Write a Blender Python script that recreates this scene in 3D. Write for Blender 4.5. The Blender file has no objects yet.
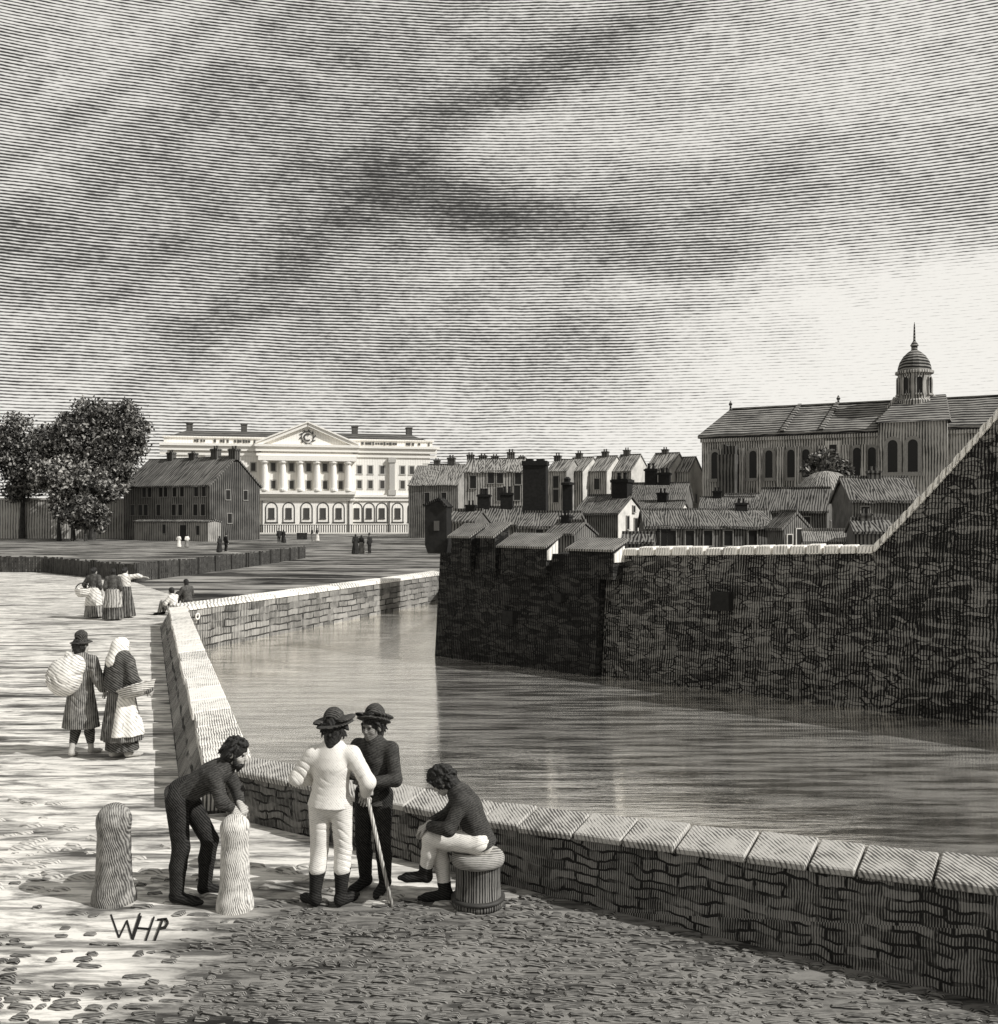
import bpy, bmesh, math, random
import numpy as np
from mathutils import Vector, Matrix
R = math.radians
random.seed(7)
scene = bpy.context.scene
COL = scene.collection

# ------------------------------------------------------------------ camera
CAMZ, FPX, CX, HY = 3.45, 1000.0, 499.0, 515.0
cam_data = bpy.data.cameras.new('camera')
cam = bpy.data.objects.new('camera', cam_data)
COL.objects.link(cam)
cam.location = (0, 0, CAMZ)
cam.rotation_euler = (R(90), 0, 0)
cam_data.sensor_width = 36
cam_data.lens = 36 * FPX / 1024
cam_data.shift_y = 3 / 1024
cam_data.clip_start = 0.1
cam_data.clip_end = 9000
scene.camera = cam

# ------------------------------------------------------------------ node helper
class NB:
    def __init__(s, tree):
        s.t = tree; tree.nodes.clear()
    def n(s, typ, **kw):
        nd = s.t.nodes.new(typ)
        for k, v in kw.items(): setattr(nd, k, v)
        return nd
    def put(s, sock, v):
        if isinstance(v, bpy.types.NodeSocket): s.t.links.new(v, sock)
        elif v is not None: sock.default_value = v
    def m(s, op, a, b=None, c=None, clamp=False):
        nd = s.n('ShaderNodeMath', operation=op, use_clamp=clamp)
        s.put(nd.inputs[0], a); s.put(nd.inputs[1], b)
        if c is not None: s.put(nd.inputs[2], c)
        return nd.outputs[0]
    def v(s, op, a, b=None):
        nd = s.n('ShaderNodeVectorMath', operation=op)
        s.put(nd.inputs[0], a)
        if b is not None: s.put(nd.inputs[1], b)
        return nd.outputs['Value'] if op in ('DOT_PRODUCT', 'LENGTH') else nd.outputs[0]
    def xyz(s, vec):
        nd = s.n('ShaderNodeSeparateXYZ'); s.put(nd.inputs[0], vec); return nd.outputs
    def comb(s, x, y, z):
        nd = s.n('ShaderNodeCombineXYZ')
        for i, q in enumerate((x, y, z)): s.put(nd.inputs[i], q)
        return nd.outputs[0]
    def noise(s, vec, scale, detail=3, rough=.55, dist=0):
        nd = s.n('ShaderNodeTexNoise')
        s.put(nd.inputs['Vector'], vec)
        nd.inputs['Scale'].default_value = scale; nd.inputs['Detail'].default_value = detail
        nd.inputs['Roughness'].default_value = rough; nd.inputs['Distortion'].default_value = dist
        return nd.outputs[0]
    def rng(s, v, a, b, c=0., d=1., smooth=False):
        nd = s.n('ShaderNodeMapRange', interpolation_type='SMOOTHSTEP' if smooth else 'LINEAR')
        for i, q in enumerate((v, a, b, c, d)): s.put(nd.inputs[i], q)
        return nd.outputs[0]
    def mix(s, f, a, b):
        nd = s.n('ShaderNodeMix', data_type='RGBA')
        s.put(nd.inputs[0], f)
        for i, q in ((6, a), (7, b)):
            s.put(nd.inputs[i], q if isinstance(q, bpy.types.NodeSocket) else (*q[:3], 1))
        return nd.outputs[2]

TINT = (1.0, .972, .912)
def grey(g): return (g * TINT[0], g * TINT[1], g * TINT[2])

# ------------------------------------------------------------------ sky and sun
SUN_AZ, SUN_EL = R(112), R(40)          # azimuth clockwise from the view direction (+Y), so the sun stands to the right
w = bpy.data.worlds.new('World'); scene.world = w; w.use_nodes = True
b = NB(w.node_tree)
def build_sky():
    tc = b.n('ShaderNodeTexCoord').outputs['Generated']
    x, y, z = b.xyz(b.v('NORMALIZE', tc))
    hyp = b.m('SQRT', b.m('ADD', b.m('MULTIPLY', x, x), b.m('MULTIPLY', y, y)))
    el = b.m('DIVIDE', z, b.m('MAXIMUM', hyp, .05))             # tangent of the elevation
    az = b.m('ARCTAN2', x, y)                                   # azimuth, 0 straight ahead
    vec = b.comb(az, el, 0)
    warp = b.noise(vec, 5, 4, .6)
    azw = b.m('ADD', az, b.m('MULTIPLY', b.m('SUBTRACT', warp, .5), .22))
    elw = b.m('ADD', el, b.m('MULTIPLY', b.m('SUBTRACT', b.noise(b.v('ADD', vec, (3.1, 7.7, 0)), 6, 4, .6), .5), .13))
    # cloud masses: (azimuth, elevation, half widths, tilt, darkness)
    M = [(-.20, .27, .24, .15, .55, .17), (-.46, .45, .12, .07, .3, -.12), (.02, .435, .16, .030, .42, .20), (.05, .285, .17, .030, -.30, .25), (-.13, .325, .12, .035, .35, .11),
         (.06, .375, .20, .028, .05, -.17), (-.02, .385, .07, .02, .2, -.12), (.0, .250, .09, .026, .25, -.17), (.34, .43, .15, .08, 0, -.12), (.26, .315, .18, .045, -.08, .10),
         (.10, .165, .20, .022, .04, .13), (.44, .13, .17, .075, -.1, -.75), (.28, .055, .17, .05, 0, -.35), (.38, .20, .13, .018, .1, -.35), (.22, .225, .12, .010, .05, -.15), (-.26, .09, .32, .06, .05, -.17), (.05, .04, .25, .03, 0, -.12)]
    dark = .50
    for (a0, e0, wa, we, tilt, amp) in M:
        ca, sa = math.cos(tilt), math.sin(tilt)
        da = b.m('SUBTRACT', azw, a0); de = b.m('SUBTRACT', elw, e0)
        p = b.m('ADD', b.m('MULTIPLY', da, ca / wa), b.m('MULTIPLY', de, sa / wa))
        q = b.m('ADD', b.m('MULTIPLY', da, -sa / we), b.m('MULTIPLY', de, ca / we))
        r2 = b.m('ADD', b.m('MULTIPLY', p, p), b.m('MULTIPLY', q, q))
        g = b.m('MULTIPLY', b.m('EXPONENT', b.m('MULTIPLY', r2, -.7)), amp)
        dark = b.m('ADD', g, dark)
    # long slanting rays on the left
    ray = b.m('ADD', b.m('MULTIPLY', az, .66), b.m('MULTIPLY', el, -.75))
    rn = b.rng(b.noise(b.comb(ray, 0, 0), 15, 2, .5), .40, .56, .30, .70, True)
    rays = b.m('MULTIPLY', b.m('SUBTRACT', rn, .5), b.rng(az, .05, -.28, 0., .30))
    dark = b.m('ADD', dark, rays)
    f1 = b.noise(b.comb(az, b.m('MULTIPLY', el, 2.6), 1.3), 7, 6, .62, .6)
    f2 = b.noise(b.comb(az, b.m('MULTIPLY', el, 4.), 4.3), 24, 4, .6, .3)
    f3 = b.noise(b.comb(az, b.m('MULTIPLY', el, 1.8), 9.3), 13, 6, .66, 1.2)
    dark = b.m('ADD', dark, b.m('MULTIPLY', b.m('SUBTRACT', f1, .5), .36)); dark = b.m('ADD', dark, b.m('MULTIPLY', b.m('SUBTRACT', f3, .5), .34))
    dark = b.m('ADD', dark, b.m('MULTIPLY', b.m('SUBTRACT', f2, .5), .36))
    dark = b.m('MINIMUM', b.m('MAXIMUM', dark, 0.0), .93)
    # the cloud streaks lie in fine level strands
    wob = b.noise(b.comb(az, b.m('MULTIPLY', el, .8), 8.), 14, 2, .5)
    ph = b.m('ADD', b.m('MULTIPLY', el, 340.), b.m('MULTIPLY', wob, 1.0))
    tri = b.m('ABSOLUTE', b.m('MULTIPLY_ADD', b.m('FRACT', ph), 2., -1.))
    brk = b.noise(b.comb(b.m('MULTIPLY', az, 110.), b.m('MULTIPLY', el, 420.), 0), 1.0, 3, .65)
    duty = b.m('ADD', b.m('MULTIPLY_ADD', dark, 1.22, -.13), b.m('MULTIPLY', b.m('SUBTRACT', brk, .5), 1.0))
    strand = b.rng(b.m('SUBTRACT', tri, duty), -.27, .27, 0., 1.)
    sky = b.n('ShaderNodeTexSky', sky_type='NISHITA', sun_disc=False)
    sky.sun_elevation = SUN_EL; sky.sun_rotation = SUN_AZ
    bw = b.n('ShaderNodeRGBToBW'); b.put(bw.inputs[0], sky.outputs[0])
    bright = b.m('MULTIPLY_ADD', b.m('MINIMUM', bw.outputs[0], 12.), .10, 7.2)
    lum = b.m('MULTIPLY', bright, b.rng(strand, 0., 1., .055, 1.))
    tint = b.n('ShaderNodeVectorMath', operation='SCALE'); tint.inputs[0].default_value = TINT; b.put(tint.inputs['Scale'], lum)
    bg = b.n('ShaderNodeBackground'); b.put(bg.inputs[0], tint.outputs[0]); bg.inputs[1].default_value = .12
    out = b.n('ShaderNodeOutputWorld'); b.t.links.new(bg.outputs[0], out.inputs[0])
build_sky()
sun_data = bpy.data.lights.new('sun', 'SUN'); sun = bpy.data.objects.new('sun', sun_data); COL.objects.link(sun)
sun_data.energy = 4.6; sun_data.angle = R(.5); sun_data.color = (1, .98, .945)
sdir = Vector((math.sin(SUN_AZ) * math.cos(SUN_EL), math.cos(SUN_AZ) * math.cos(SUN_EL), math.sin(SUN_EL)))
sun.rotation_euler = sdir.to_track_quat('Z', 'Y').to_euler()
sun.location = (60, -10, 60)
vs = scene.view_settings
vs.view_transform = 'Standard'; vs.look = 'None'; vs.gamma = 1; vs.exposure = 0; vs.use_curve_mapping = False
scene.cycles.max_bounces = 5

# ------------------------------------------------------------------ placing: picture position -> place
def at(px, py, D): return Vector(((px - CX) / FPX * D, D, CAMZ + (HY - py) / FPX * D))
def gd(px, py, z=0.):
    D = (CAMZ - z) * FPX / (py - HY); return Vector(((px - CX) / FPX * D, D, z))
def zat(py, D): return CAMZ + (HY - py) / FPX * D

# ------------------------------------------------------------------ materials
MATS = {}
def line_mat(name, light, dark, period, duty=.4, mode='vert', vec=(0, 0, 1), wob=.5, wscale=None, amp=.5, ascale=None,
             soft=.2, stone=None, rough=.9, bump=.0, bscale=20., patch=0., pscale=.5, island=0., rubble=False):
    """a surface of two tones in fine strands: boards, slates, cloth weave, tooled stone; stone=(w,h,mortar,distort) adds joints"""
    if name in MATS: return MATS[name]
    m = bpy.data.materials.new(name); m.use_nodes = True
    b = NB(m.node_tree)
    geo = b.n('ShaderNodeNewGeometry'); P = geo.outputs['Position']; N = geo.outputs['True Normal']
    T = b.v('NORMALIZE', b.v('CROSS_PRODUCT', N, (0, 0, 1)))
    along = b.v('DOT_PRODUCT', T, P)
    if mode == 'vert': u = along
    else: u = b.v('DOT_PRODUCT', P, Vector(vec))
    ws = wscale or .13 / period; as_ = ascale or .22 / period
    u2 = b.m('ADD', u, b.m('MULTIPLY', b.m('SUBTRACT', b.noise(P, ws, 2), .5), wob * period * 1.5))
    tri = b.m('ABSOLUTE', b.m('MULTIPLY_ADD', b.m('FRACT', b.m('DIVIDE', u2, period)), 2., -1.))
    d = b.m('MULTIPLY_ADD', b.m('SUBTRACT', b.noise(P, as_, 3, .6), .5), amp * 2, duty)
    if patch: d = b.m('ADD', d, b.m('MULTIPLY', b.m('SUBTRACT', b.noise(P, pscale, 3, .6), .5), patch * 2))
    if island: d = b.m('ADD', d, b.m('MULTIPLY', b.m('SUBTRACT', geo.outputs['Random Per Island'], .5), island * 2))
    f = b.rng(b.m('SUBTRACT', tri, d), -soft, soft)
    hgt = f
    if stone:
        sw, sh, mo, di = stone
        nz = b.n('ShaderNodeTexNoise'); b.put(nz.inputs['Vector'], P); nz.inputs['Scale'].default_value = .9 / sw; nz.inputs['Detail'].default_value = 3
        off = b.v('SCALE', b.v('SUBTRACT', nz.outputs['Color'], (.5, .5, .5)))
        off.node.inputs['Scale'].default_value = di
        zz = b.xyz(P)[2]
        q = b.v('ADD', b.comb(along, zz, 0), off)
        if rubble:
            qs = b.v('MULTIPLY', q, (1 / sw, 1 / sh, 1))
            ve = b.n('ShaderNodeTexVoronoi', feature='DISTANCE_TO_EDGE', voronoi_dimensions='2D'); b.put(ve.inputs['Vector'], qs); ve.inputs['Scale'].default_value = 1; ve.inputs['Randomness'].default_value = .85
            vc = b.n('ShaderNodeTexVoronoi', feature='F1', voronoi_dimensions='2D'); b.put(vc.inputs['Vector'], qs); vc.inputs['Scale'].default_value = 1; vc.inputs['Randomness'].default_value = .85
            rmort = b.rng(ve.outputs['Distance'], .03, .11, 1., 0.); rtone = b.xyz(vc.outputs['Color'])[0]
        br = b.n('ShaderNodeTexBrick'); b.put(br.inputs['Vector'], q)
        br.offset = .43; br.squash = 1.5; br.squash_frequency = 3
        br.inputs['Scale'].default_value = 1; br.inputs['Mortar Size'].default_value = mo
        br.inputs['Brick Width'].default_value = sw; br.inputs['Row Height'].default_value = sh
        br.inputs['Mortar Smooth'].default_value = .4
        br.inputs['Color1'].default_value = (0, 0, 0, 1); br.inputs['Color2'].default_value = (1, 1, 1, 1); br.inputs['Mortar'].default_value = (.5, .5, .5, 1)
        tone = b.xyz(br.outputs['Color'])[0]
        if rubble: tone = rtone
        mort = b.m('MULTIPLY', rmort if rubble else br.outputs['Fac'], b.rng(b.noise(P, 1.1 / sw, 2), .38, .52))
        d2 = b.m('ADD', d, b.m('MULTIPLY', b.m('SUBTRACT', tone, .5), -.55 if rubble else -.5))
        f = b.rng(b.m('SUBTRACT', tri, d2), -soft, soft)
        f = b.m('MULTIPLY', f, b.m('SUBTRACT', 1., mort), clamp=True)
        hgt = b.m('SUBTRACT', b.m('MULTIPLY', f, .25), mort)
    col = b.mix(f, grey(dark), grey(light))
    pr = b.n('ShaderNodeBsdfPrincipled'); b.put(pr.inputs['Base Color'], col)
    pr.inputs['Roughness'].default_value = rough; pr.inputs['Specular IOR Level'].default_value = .2
    if bump:
        bp = b.n('ShaderNodeBump'); bp.inputs['Strength'].default_value = bump; bp.inputs['Distance'].default_value = period
        hh = b.m('ADD', hgt, b.noise(P, bscale, 4)); b.put(bp.inputs['Height'], hh)
        b.t.links.new(bp.outputs[0], pr.inputs['Normal'])
    out = b.n('ShaderNodeOutputMaterial'); b.t.links.new(pr.outputs[0], out.inputs[0])
    MATS[name] = m
    return m

def strand_mat(name, light, dark, sx, sy, lo, hi, patch=.2, pscale=.15, bump=.4, cob=None, fine=None, dark_zone=None):
    """bare earth or grass: streaks that run across, at several sizes"""
    m = bpy.data.materials.new(name); m.use_nodes = True
    b = NB(m.node_tree)
    P = b.n('ShaderNodeNewGeometry').outputs['Position']
    x, y, z = b.xyz(P)
    n1 = b.noise(b.comb(b.m('MULTIPLY', x, sx), b.m('MULTIPLY', y, sy), z), 1., 7, .68, .5)
    n2 = b.noise(P, pscale, 3, .6)
    t = b.m('ADD', n1, b.m('MULTIPLY', b.m('SUBTRACT', n2, .5), patch * 2))
    f = b.rng(t, lo, hi)
    if fine:
        n3 = b.noise(b.comb(b.m('MULTIPLY', x, fine[0]), b.m('MULTIPLY', y, fine[1]), z), 1., 5, .7, .4)
        f = b.m('MULTIPLY', f, b.rng(n3, fine[2], fine[3], fine[4], 1.))
    col = b.mix(f, grey(dark), grey(light))
    if dark_zone:      # darker earth under the setts and along the near wall, with a ragged edge
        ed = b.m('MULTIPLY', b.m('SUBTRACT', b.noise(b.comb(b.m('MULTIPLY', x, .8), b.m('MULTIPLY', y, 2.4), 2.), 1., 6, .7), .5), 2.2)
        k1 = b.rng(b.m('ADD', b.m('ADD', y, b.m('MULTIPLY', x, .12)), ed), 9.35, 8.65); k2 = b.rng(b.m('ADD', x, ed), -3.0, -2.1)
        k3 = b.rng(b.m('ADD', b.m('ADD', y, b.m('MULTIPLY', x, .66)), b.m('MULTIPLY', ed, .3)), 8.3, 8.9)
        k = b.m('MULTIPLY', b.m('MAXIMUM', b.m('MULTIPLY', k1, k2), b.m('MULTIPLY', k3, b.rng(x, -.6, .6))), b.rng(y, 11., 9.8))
        col = b.mix(b.m('MULTIPLY', k, .85), col, b.mix(f, grey(.012), grey(dark_zone)))
    pr = b.n('ShaderNodeBsdfPrincipled'); b.put(pr.inputs['Base Color'], col)
    pr.inputs['Roughness'].default_value = .95; pr.inputs['Specular IOR Level'].default_value = .1
    bp = b.n('ShaderNodeBump'); bp.inputs['Strength'].default_value = bump; bp.inputs['Distance'].default_value = .05
    b.put(bp.inputs['Height'], n1); b.t.links.new(bp.outputs[0], pr.inputs['Normal'])
    out = b.n('ShaderNodeOutputMaterial'); b.t.links.new(pr.outputs[0], out.inputs[0])
    return m

def plain(name, g, rough=.8, var=.0, vscale=8., bump=0.):
    if name in MATS: return MATS[name]
    m = bpy.data.materials.new(name); m.use_nodes = True
    b = NB(m.node_tree); P = b.n('ShaderNodeNewGeometry').outputs['Position']
    nz = b.noise(P, vscale, 4)
    col = b.mix(b.rng(nz, .35, .65), grey(max(.005, g * (1 - var))), grey(g * (1 + var)))
    pr = b.n('ShaderNodeBsdfPrincipled'); b.put(pr.inputs['Base Color'], col)
    pr.inputs['Roughness'].default_value = rough; pr.inputs['Specular IOR Level'].default_value = .25
    if bump:
        bp = b.n('ShaderNodeBump'); bp.inputs['Strength'].default_value = bump; bp.inputs['Distance'].default_value = .02
        b.put(bp.inputs['Height'], nz); b.t.links.new(bp.outputs[0], pr.inputs['Normal'])
    out = b.n('ShaderNodeOutputMaterial'); b.t.links.new(pr.outputs[0], out.inputs[0])
    MATS[name] = m
    return m

def leaf_mat(name, lo, hi):
    m = bpy.data.materials.new(name); m.use_nodes = True
    b = NB(m.node_tree); g = b.n('ShaderNodeNewGeometry')
    rnd = g.outputs['Random Per Island']
    col = b.mix(b.m('POWER', rnd, 1.6), grey(lo), grey(hi))
    pr = b.n('ShaderNodeBsdfPrincipled'); b.put(pr.inputs['Base Color'], col)
    pr.inputs['Roughness'].default_value = .85; pr.inputs['Specular IOR Level'].default_value = .15
    out = b.n('ShaderNodeOutputMaterial'); b.t.links.new(pr.outputs[0], out.inputs[0])
    return m

def water_mat():
    m = bpy.data.materials.new('river_water'); m.use_nodes = True
    b = NB(m.node_tree); P = b.n('ShaderNodeNewGeometry').outputs['Position']
    x, y, z = b.xyz(P)
    n1 = b.noise(b.comb(b.m('MULTIPLY', x, .6), b.m('MULTIPLY', y, 4.2), z), 1., 5, .6, .4)
    n2 = b.noise(b.comb(b.m('MULTIPLY', x, 1.6), b.m('MULTIPLY', y, 12.), z), 1., 3, .6)
    n3 = b.noise(b.comb(b.m('MULTIPLY', x, .12), b.m('MULTIPLY', y, .35), z), 1., 3, .6)
    h = b.m('ADD', b.m('MULTIPLY', n1, 1.), b.m('MULTIPLY', n2, .25))
    bp = b.n('ShaderNodeBump'); bp.inputs['Distance'].default_value = .045
    b.put(bp.inputs['Strength'], b.rng(n3, .35, .65, .16, .34)); b.put(bp.inputs['Height'], h)
    gl = b.n('ShaderNodeBsdfGlossy'); gl.inputs['Color'].default_value = (*grey(.93), 1); gl.inputs['Roughness'].default_value = .05
    b.t.links.new(bp.outputs[0], gl.inputs['Normal'])
    # paler strands in the diffuse colour, drawn out over the surface
    s1 = b.noise(b.comb(b.m('MULTIPLY', x, .55), b.m('MULTIPLY', y, 4.5), b.m('ADD', z, 5.)), 1., 4, .66, .2)
    f = b.rng(b.m('ADD', s1, b.m('MULTIPLY', b.m('SUBTRACT', n3, .5), .22)), .42, .60)
    df = b.n('ShaderNodeBsdfDiffuse'); b.put(df.inputs['Color'], b.mix(f, grey(.025), grey(.15)))
    ad = b.n('ShaderNodeAddShader'); b.t.links.new(df.outputs[0], ad.inputs[0]); b.t.links.new(gl.outputs[0], ad.inputs[1])
    out = b.n('ShaderNodeOutputMaterial'); b.t.links.new(ad.outputs[0], out.inputs[0])
    return m

# ------------------------------------------------------------------ object helpers
def tag(o, label=None, cat=None, group=None, kind=None):
    for k, v in (('label', label), ('category', cat), ('group', group), ('kind', kind)):
        if v: o[k] = v
    return o
def thing(name, label, cat, loc=(0, 0, 0), rotz=0., group=None):
    o = bpy.data.objects.new(name, None); COL.objects.link(o)
    o.location = loc; o.rotation_euler = (0, 0, rotz); o.empty_display_size = .2
    return tag(o, label, cat, group)
def link_mesh(name, me, mat, parent=None, smooth=False):
    o = bpy.data.objects.new(name, me); COL.objects.link(o)
    if mat: me.materials.append(mat)
    if parent: o.parent = parent
    if smooth: me.polygons.foreach_set('use_smooth', [True] * len(me.polygons))
    return o
class MB:
    def __init__(s): s.vs = []; s.fs = []
    def add(s, vs, fs):
        n = len(s.vs); s.vs += [tuple(v) for v in vs]; s.fs += [tuple(i + n for i in f) for f in fs]; return s
    def box(s, c, d, rz=0., tilt=None):
        cx, cy, cz = c; x, y, z = d[0] / 2, d[1] / 2, d[2] / 2
        q = [(-x, -y, -z), (x, -y, -z), (x, y, -z), (-x, y, -z), (-x, -y, z), (x, -y, z), (x, y, z), (-x, y, z)]
        M = Matrix.Rotation(rz, 3, 'Z')
        if tilt is not None: M = tilt @ M
        return s.add([M @ Vector(p) + Vector(c) for p in q], [(3, 2, 1, 0), (4, 5, 6, 7), (0, 1, 5, 4), (1, 2, 6, 5), (2, 3, 7, 6), (3, 0, 4, 7)])
    def hexa(s, q):
        return s.add(q, [(3, 2, 1, 0), (4, 5, 6, 7), (0, 1, 5, 4), (1, 2, 6, 5), (2, 3, 7, 6), (3, 0, 4, 7)])
    def prism(s, poly, a0, a1, axis='x'):
        """poly: 2-D outline (counter-clockwise); axis x: poly in (y,z); axis y: poly in (x,z); axis z: poly in (x,y)"""
        def pt(p, a): return {'x': (a, p[0], p[1]), 'y': (p[0], a, p[1]), 'z': (p[0], p[1], a)}[axis]
        n = len(poly)
        f = [tuple(range(n))[::-1], tuple(range(n, 2 * n))] + [(i, (i + 1) % n, n + (i + 1) % n, n + i) for i in range(n)]
        return s.add([pt(p, a0) for p in poly] + [pt(p, a1) for p in poly], f)
    def tube(s, a, b, ra, rb, n=8, cap=True):
        a, b = Vector(a), Vector(b); d = (b - a).normalized()
        u = d.orthogonal().normalized(); v = d.cross(u)
        ring = lambda c, r: [c + (u * math.cos(2 * math.pi * i / n) + v * math.sin(2 * math.pi * i / n)) * r for i in range(n)]
        f = [(i, (i + 1) % n, n + (i + 1) % n, n + i) for i in range(n)]
        if cap: f += [tuple(range(n))[::-1], tuple(range(n, 2 * n))]
        return s.add(ring(a, ra) + ring(b, rb), f)
    def lathe(s, c, prof, n=24, jit=0.):
        vs = []; fs = []; k = len(prof)
        for i in range(n):
            a = 2 * math.pi * i / n
            for r, z in prof:
                rr = r * (1 + (random.random() - .5) * jit)
                vs.append((c[0] + rr * math.cos(a), c[1] + rr * math.sin(a), c[2] + z))
        for i in range(n):
            j = (i + 1) % n
            for q in range(k - 1): fs.append((i * k + q, j * k + q, j * k + q + 1, i * k + q + 1))
        fs.append(tuple(i * k for i in range(n))[::-1]); fs.append(tuple(i * k + k - 1 for i in range(n)))
        return s.add(vs, fs)
    def build(s, name, mat, parent=None, smooth=False, bevel=0., jit=0.):
        me = bpy.data.meshes.new(name); me.from_pydata(s.vs, [], s.fs)
        bm = bmesh.new(); bm.from_mesh(me)
        bmesh.ops.recalc_face_normals(bm, faces=bm.faces)
        if bevel: bmesh.ops.bevel(bm, geom=bm.edges[:], offset=bevel, segments=1, affect='EDGES', profile=.5)
        if jit:
            for v in bm.verts: v.co += Vector((random.uniform(-jit, jit), random.uniform(-jit, jit), random.uniform(-jit, jit)))
        bm.to_mesh(me); bm.free(); me.update()
        return link_mesh(name, me, mat, parent, smooth)
def sheet(name, pts, z, mat):
    """one flat sheet with the given outline"""
    bm = bmesh.new(); vs = [bm.verts.new((p[0], p[1], z)) for p in pts]
    es = [bm.edges.new((vs[i], vs[(i + 1) % len(vs)])) for i in range(len(vs))]
    bmesh.ops.triangle_fill(bm, edges=es, use_beauty=True)
    for f in bm.faces:
        f.normal_update()
        if f.normal.z < 0: f.normal_flip()
    me = bpy.data.meshes.new(name); bm.to_mesh(me); bm.free()
    o = link_mesh(name, me, mat); return tag(o, kind='structure')
# ================================================================== the setting
M_earth = strand_mat('pale_earth', .76, .07, .40, 2.9, .36, .52, .10, .30, .5, fine=(1.5, 7., .38, .54, .2), dark_zone=.13)
M_grass = strand_mat('rough_grass', .44, .02, .14, .55, .43, .58, .12, .06, .6, fine=(.35, 2., .36, .6, .2))
M_bank = strand_mat('town_earth', .22, .06, .8, 2., .35, .65)
M_water = water_mat()
# edges of the quay (top edge towards the water)
K0 = Vector((40.0, -16.63)); KM = Vector((0.0, 9.77)); KR = Vector((5.5, 6.14)); K1 = Vector((-2.95, 11.72)); K2 = Vector((-9.75, 31.0)); K3 = Vector((-3.05, 49.0)); K4 = Vector((8.5, 80.0))
K5 = Vector((62, 89)); K6 = Vector((400, 130))
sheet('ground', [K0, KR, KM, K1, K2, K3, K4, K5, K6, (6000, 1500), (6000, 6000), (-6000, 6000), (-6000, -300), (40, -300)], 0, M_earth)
meadow = [(-400, 66), (-60, 63), (-27.4, 60.6), (-18.9, 51.7), (-15.2, 45), (-12.2, 40), (-9.4, 35.5), (-8.3, 36.2), (-3.9, 49.0), (8.0, 81), (61, 90), (398, 131), (400, 500), (-400, 500)]
random.seed(3)
sheet('meadow', meadow, .004, M_grass)
sheet('river', [(45, -20), (400, -60), (400, 140), (60, 95), (-5, 90), (-14, 34), (-12, 28), (-4.2, 10)], -.85, M_water)

def bank():
    """raised ground of the town across the river"""
    top = [(-1.55, 31.6), (10, 21.6), (41, -5.5), (300, -60), (300, 105), (60, 84), (10.5, 76), (1.2, 50)]
    mb = MB(); n = len(top)
    mb.add([(x, y, 1.45) for x, y in top] + [(x, y, -1.3) for x, y in top], [tuple(range(n))] + [(i, n + i, n + (i + 1) % n, (i + 1) % n) for i in range(n)])
    tag(mb.build('terrain', M_bank), kind='structure')
bank()

# ------------------------------------------------------------------ quay parapets
M_quay = line_mat('quay_rubble', .28, .02, .021, .50, wob=.9, amp=.45, stone=(.25, .085, .013, .16), bump=.6, bscale=12, patch=.25, pscale=1.6, soft=.25)
M_quay_far = line_mat('quay_rubble_far', .34, .03, .085, .48, wob=.9, amp=.45, stone=(.75, .24, .03, .16), bump=.5, bscale=6, patch=.25, pscale=.8, soft=.25)
M_coping = line_mat('coping_stone', .48, .10, .030, .26, mode='dir', vec=(.97, .22, .3), wob=.9, amp=.85, island=.2, soft=.3, bump=.4, bscale=20, patch=.3, pscale=1.3)
M_quay_mid = line_mat('quay_rubble_mid', .40, .03, .045, .46, wob=.7, amp=.45, stone=(.72, .24, .03, .12), bump=.5, bscale=9, patch=.25, pscale=1., soft=.25)
M_coping_mid = line_mat('coping_stone_mid', .84, .16, .032, .14, mode='dir', vec=(.95, .3, .3), wob=.9, amp=.8, island=.3, soft=.3, bump=.3, bscale=8, patch=.3, pscale=1.)
M_coping_far = line_mat('coping_stone_far', .84, .30, .09, .14, mode='dir', vec=(.8, .2, .4), wob=1., amp=.5, island=.3, soft=.3, bump=.3, bscale=6)
M_iron = plain('old_iron', .05, .6, .2)
M_pale = plain('pale_stone', .72, .8, .1)
def coping(mb, a, b, w_land, zl, zwt, side, lo, hi, drop=.12, over=.045, land_gap=None):
    """stones along a->b (the water edge); side: unit vector towards the land"""
    a, b = Vector(a), Vector(b); L = (b - a).length; d = (b - a) / L; s = 0.
    while s < L - .05:
        gp_ = .006 if hi < 1.2 and land_gap is None else land_gap or .02
        ln = min(random.uniform(lo, hi), L - s)
        if L - s - ln < lo * .5: ln = L - s
        p, q = a + d * (s + gp_), a + d * (s + ln - gp_)
        zi = lambda w_, q_: w_[0] + (w_[1] - w_[0]) * q_ / L
        ZL = (zi(zl, s), zi(zl, s + ln)); ZW = (zi(zwt, s), zi(zwt, s + ln))
        j = lambda v=.010: random.uniform(-v, v)
        o0, o1 = -over, w_land + over + random.uniform(-.015, .02)
        k0, k1, dz = j(), j(), j(.008)
        c = [p + side * o1, q + side * (o1 + j()), q + side * o0, p + side * o0]
        zb = [ZL[0], ZL[1], ZW[1], ZW[0]]; zt = [q_ + dz + j(.006) for q_ in zb]
        bot = [(*c[i], zb[i] - drop) for i in range(4)]
        mb.hexa(bot + [(*c[i], zt[i]) for i in range(4)])
        s += ln
    return mb
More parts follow.
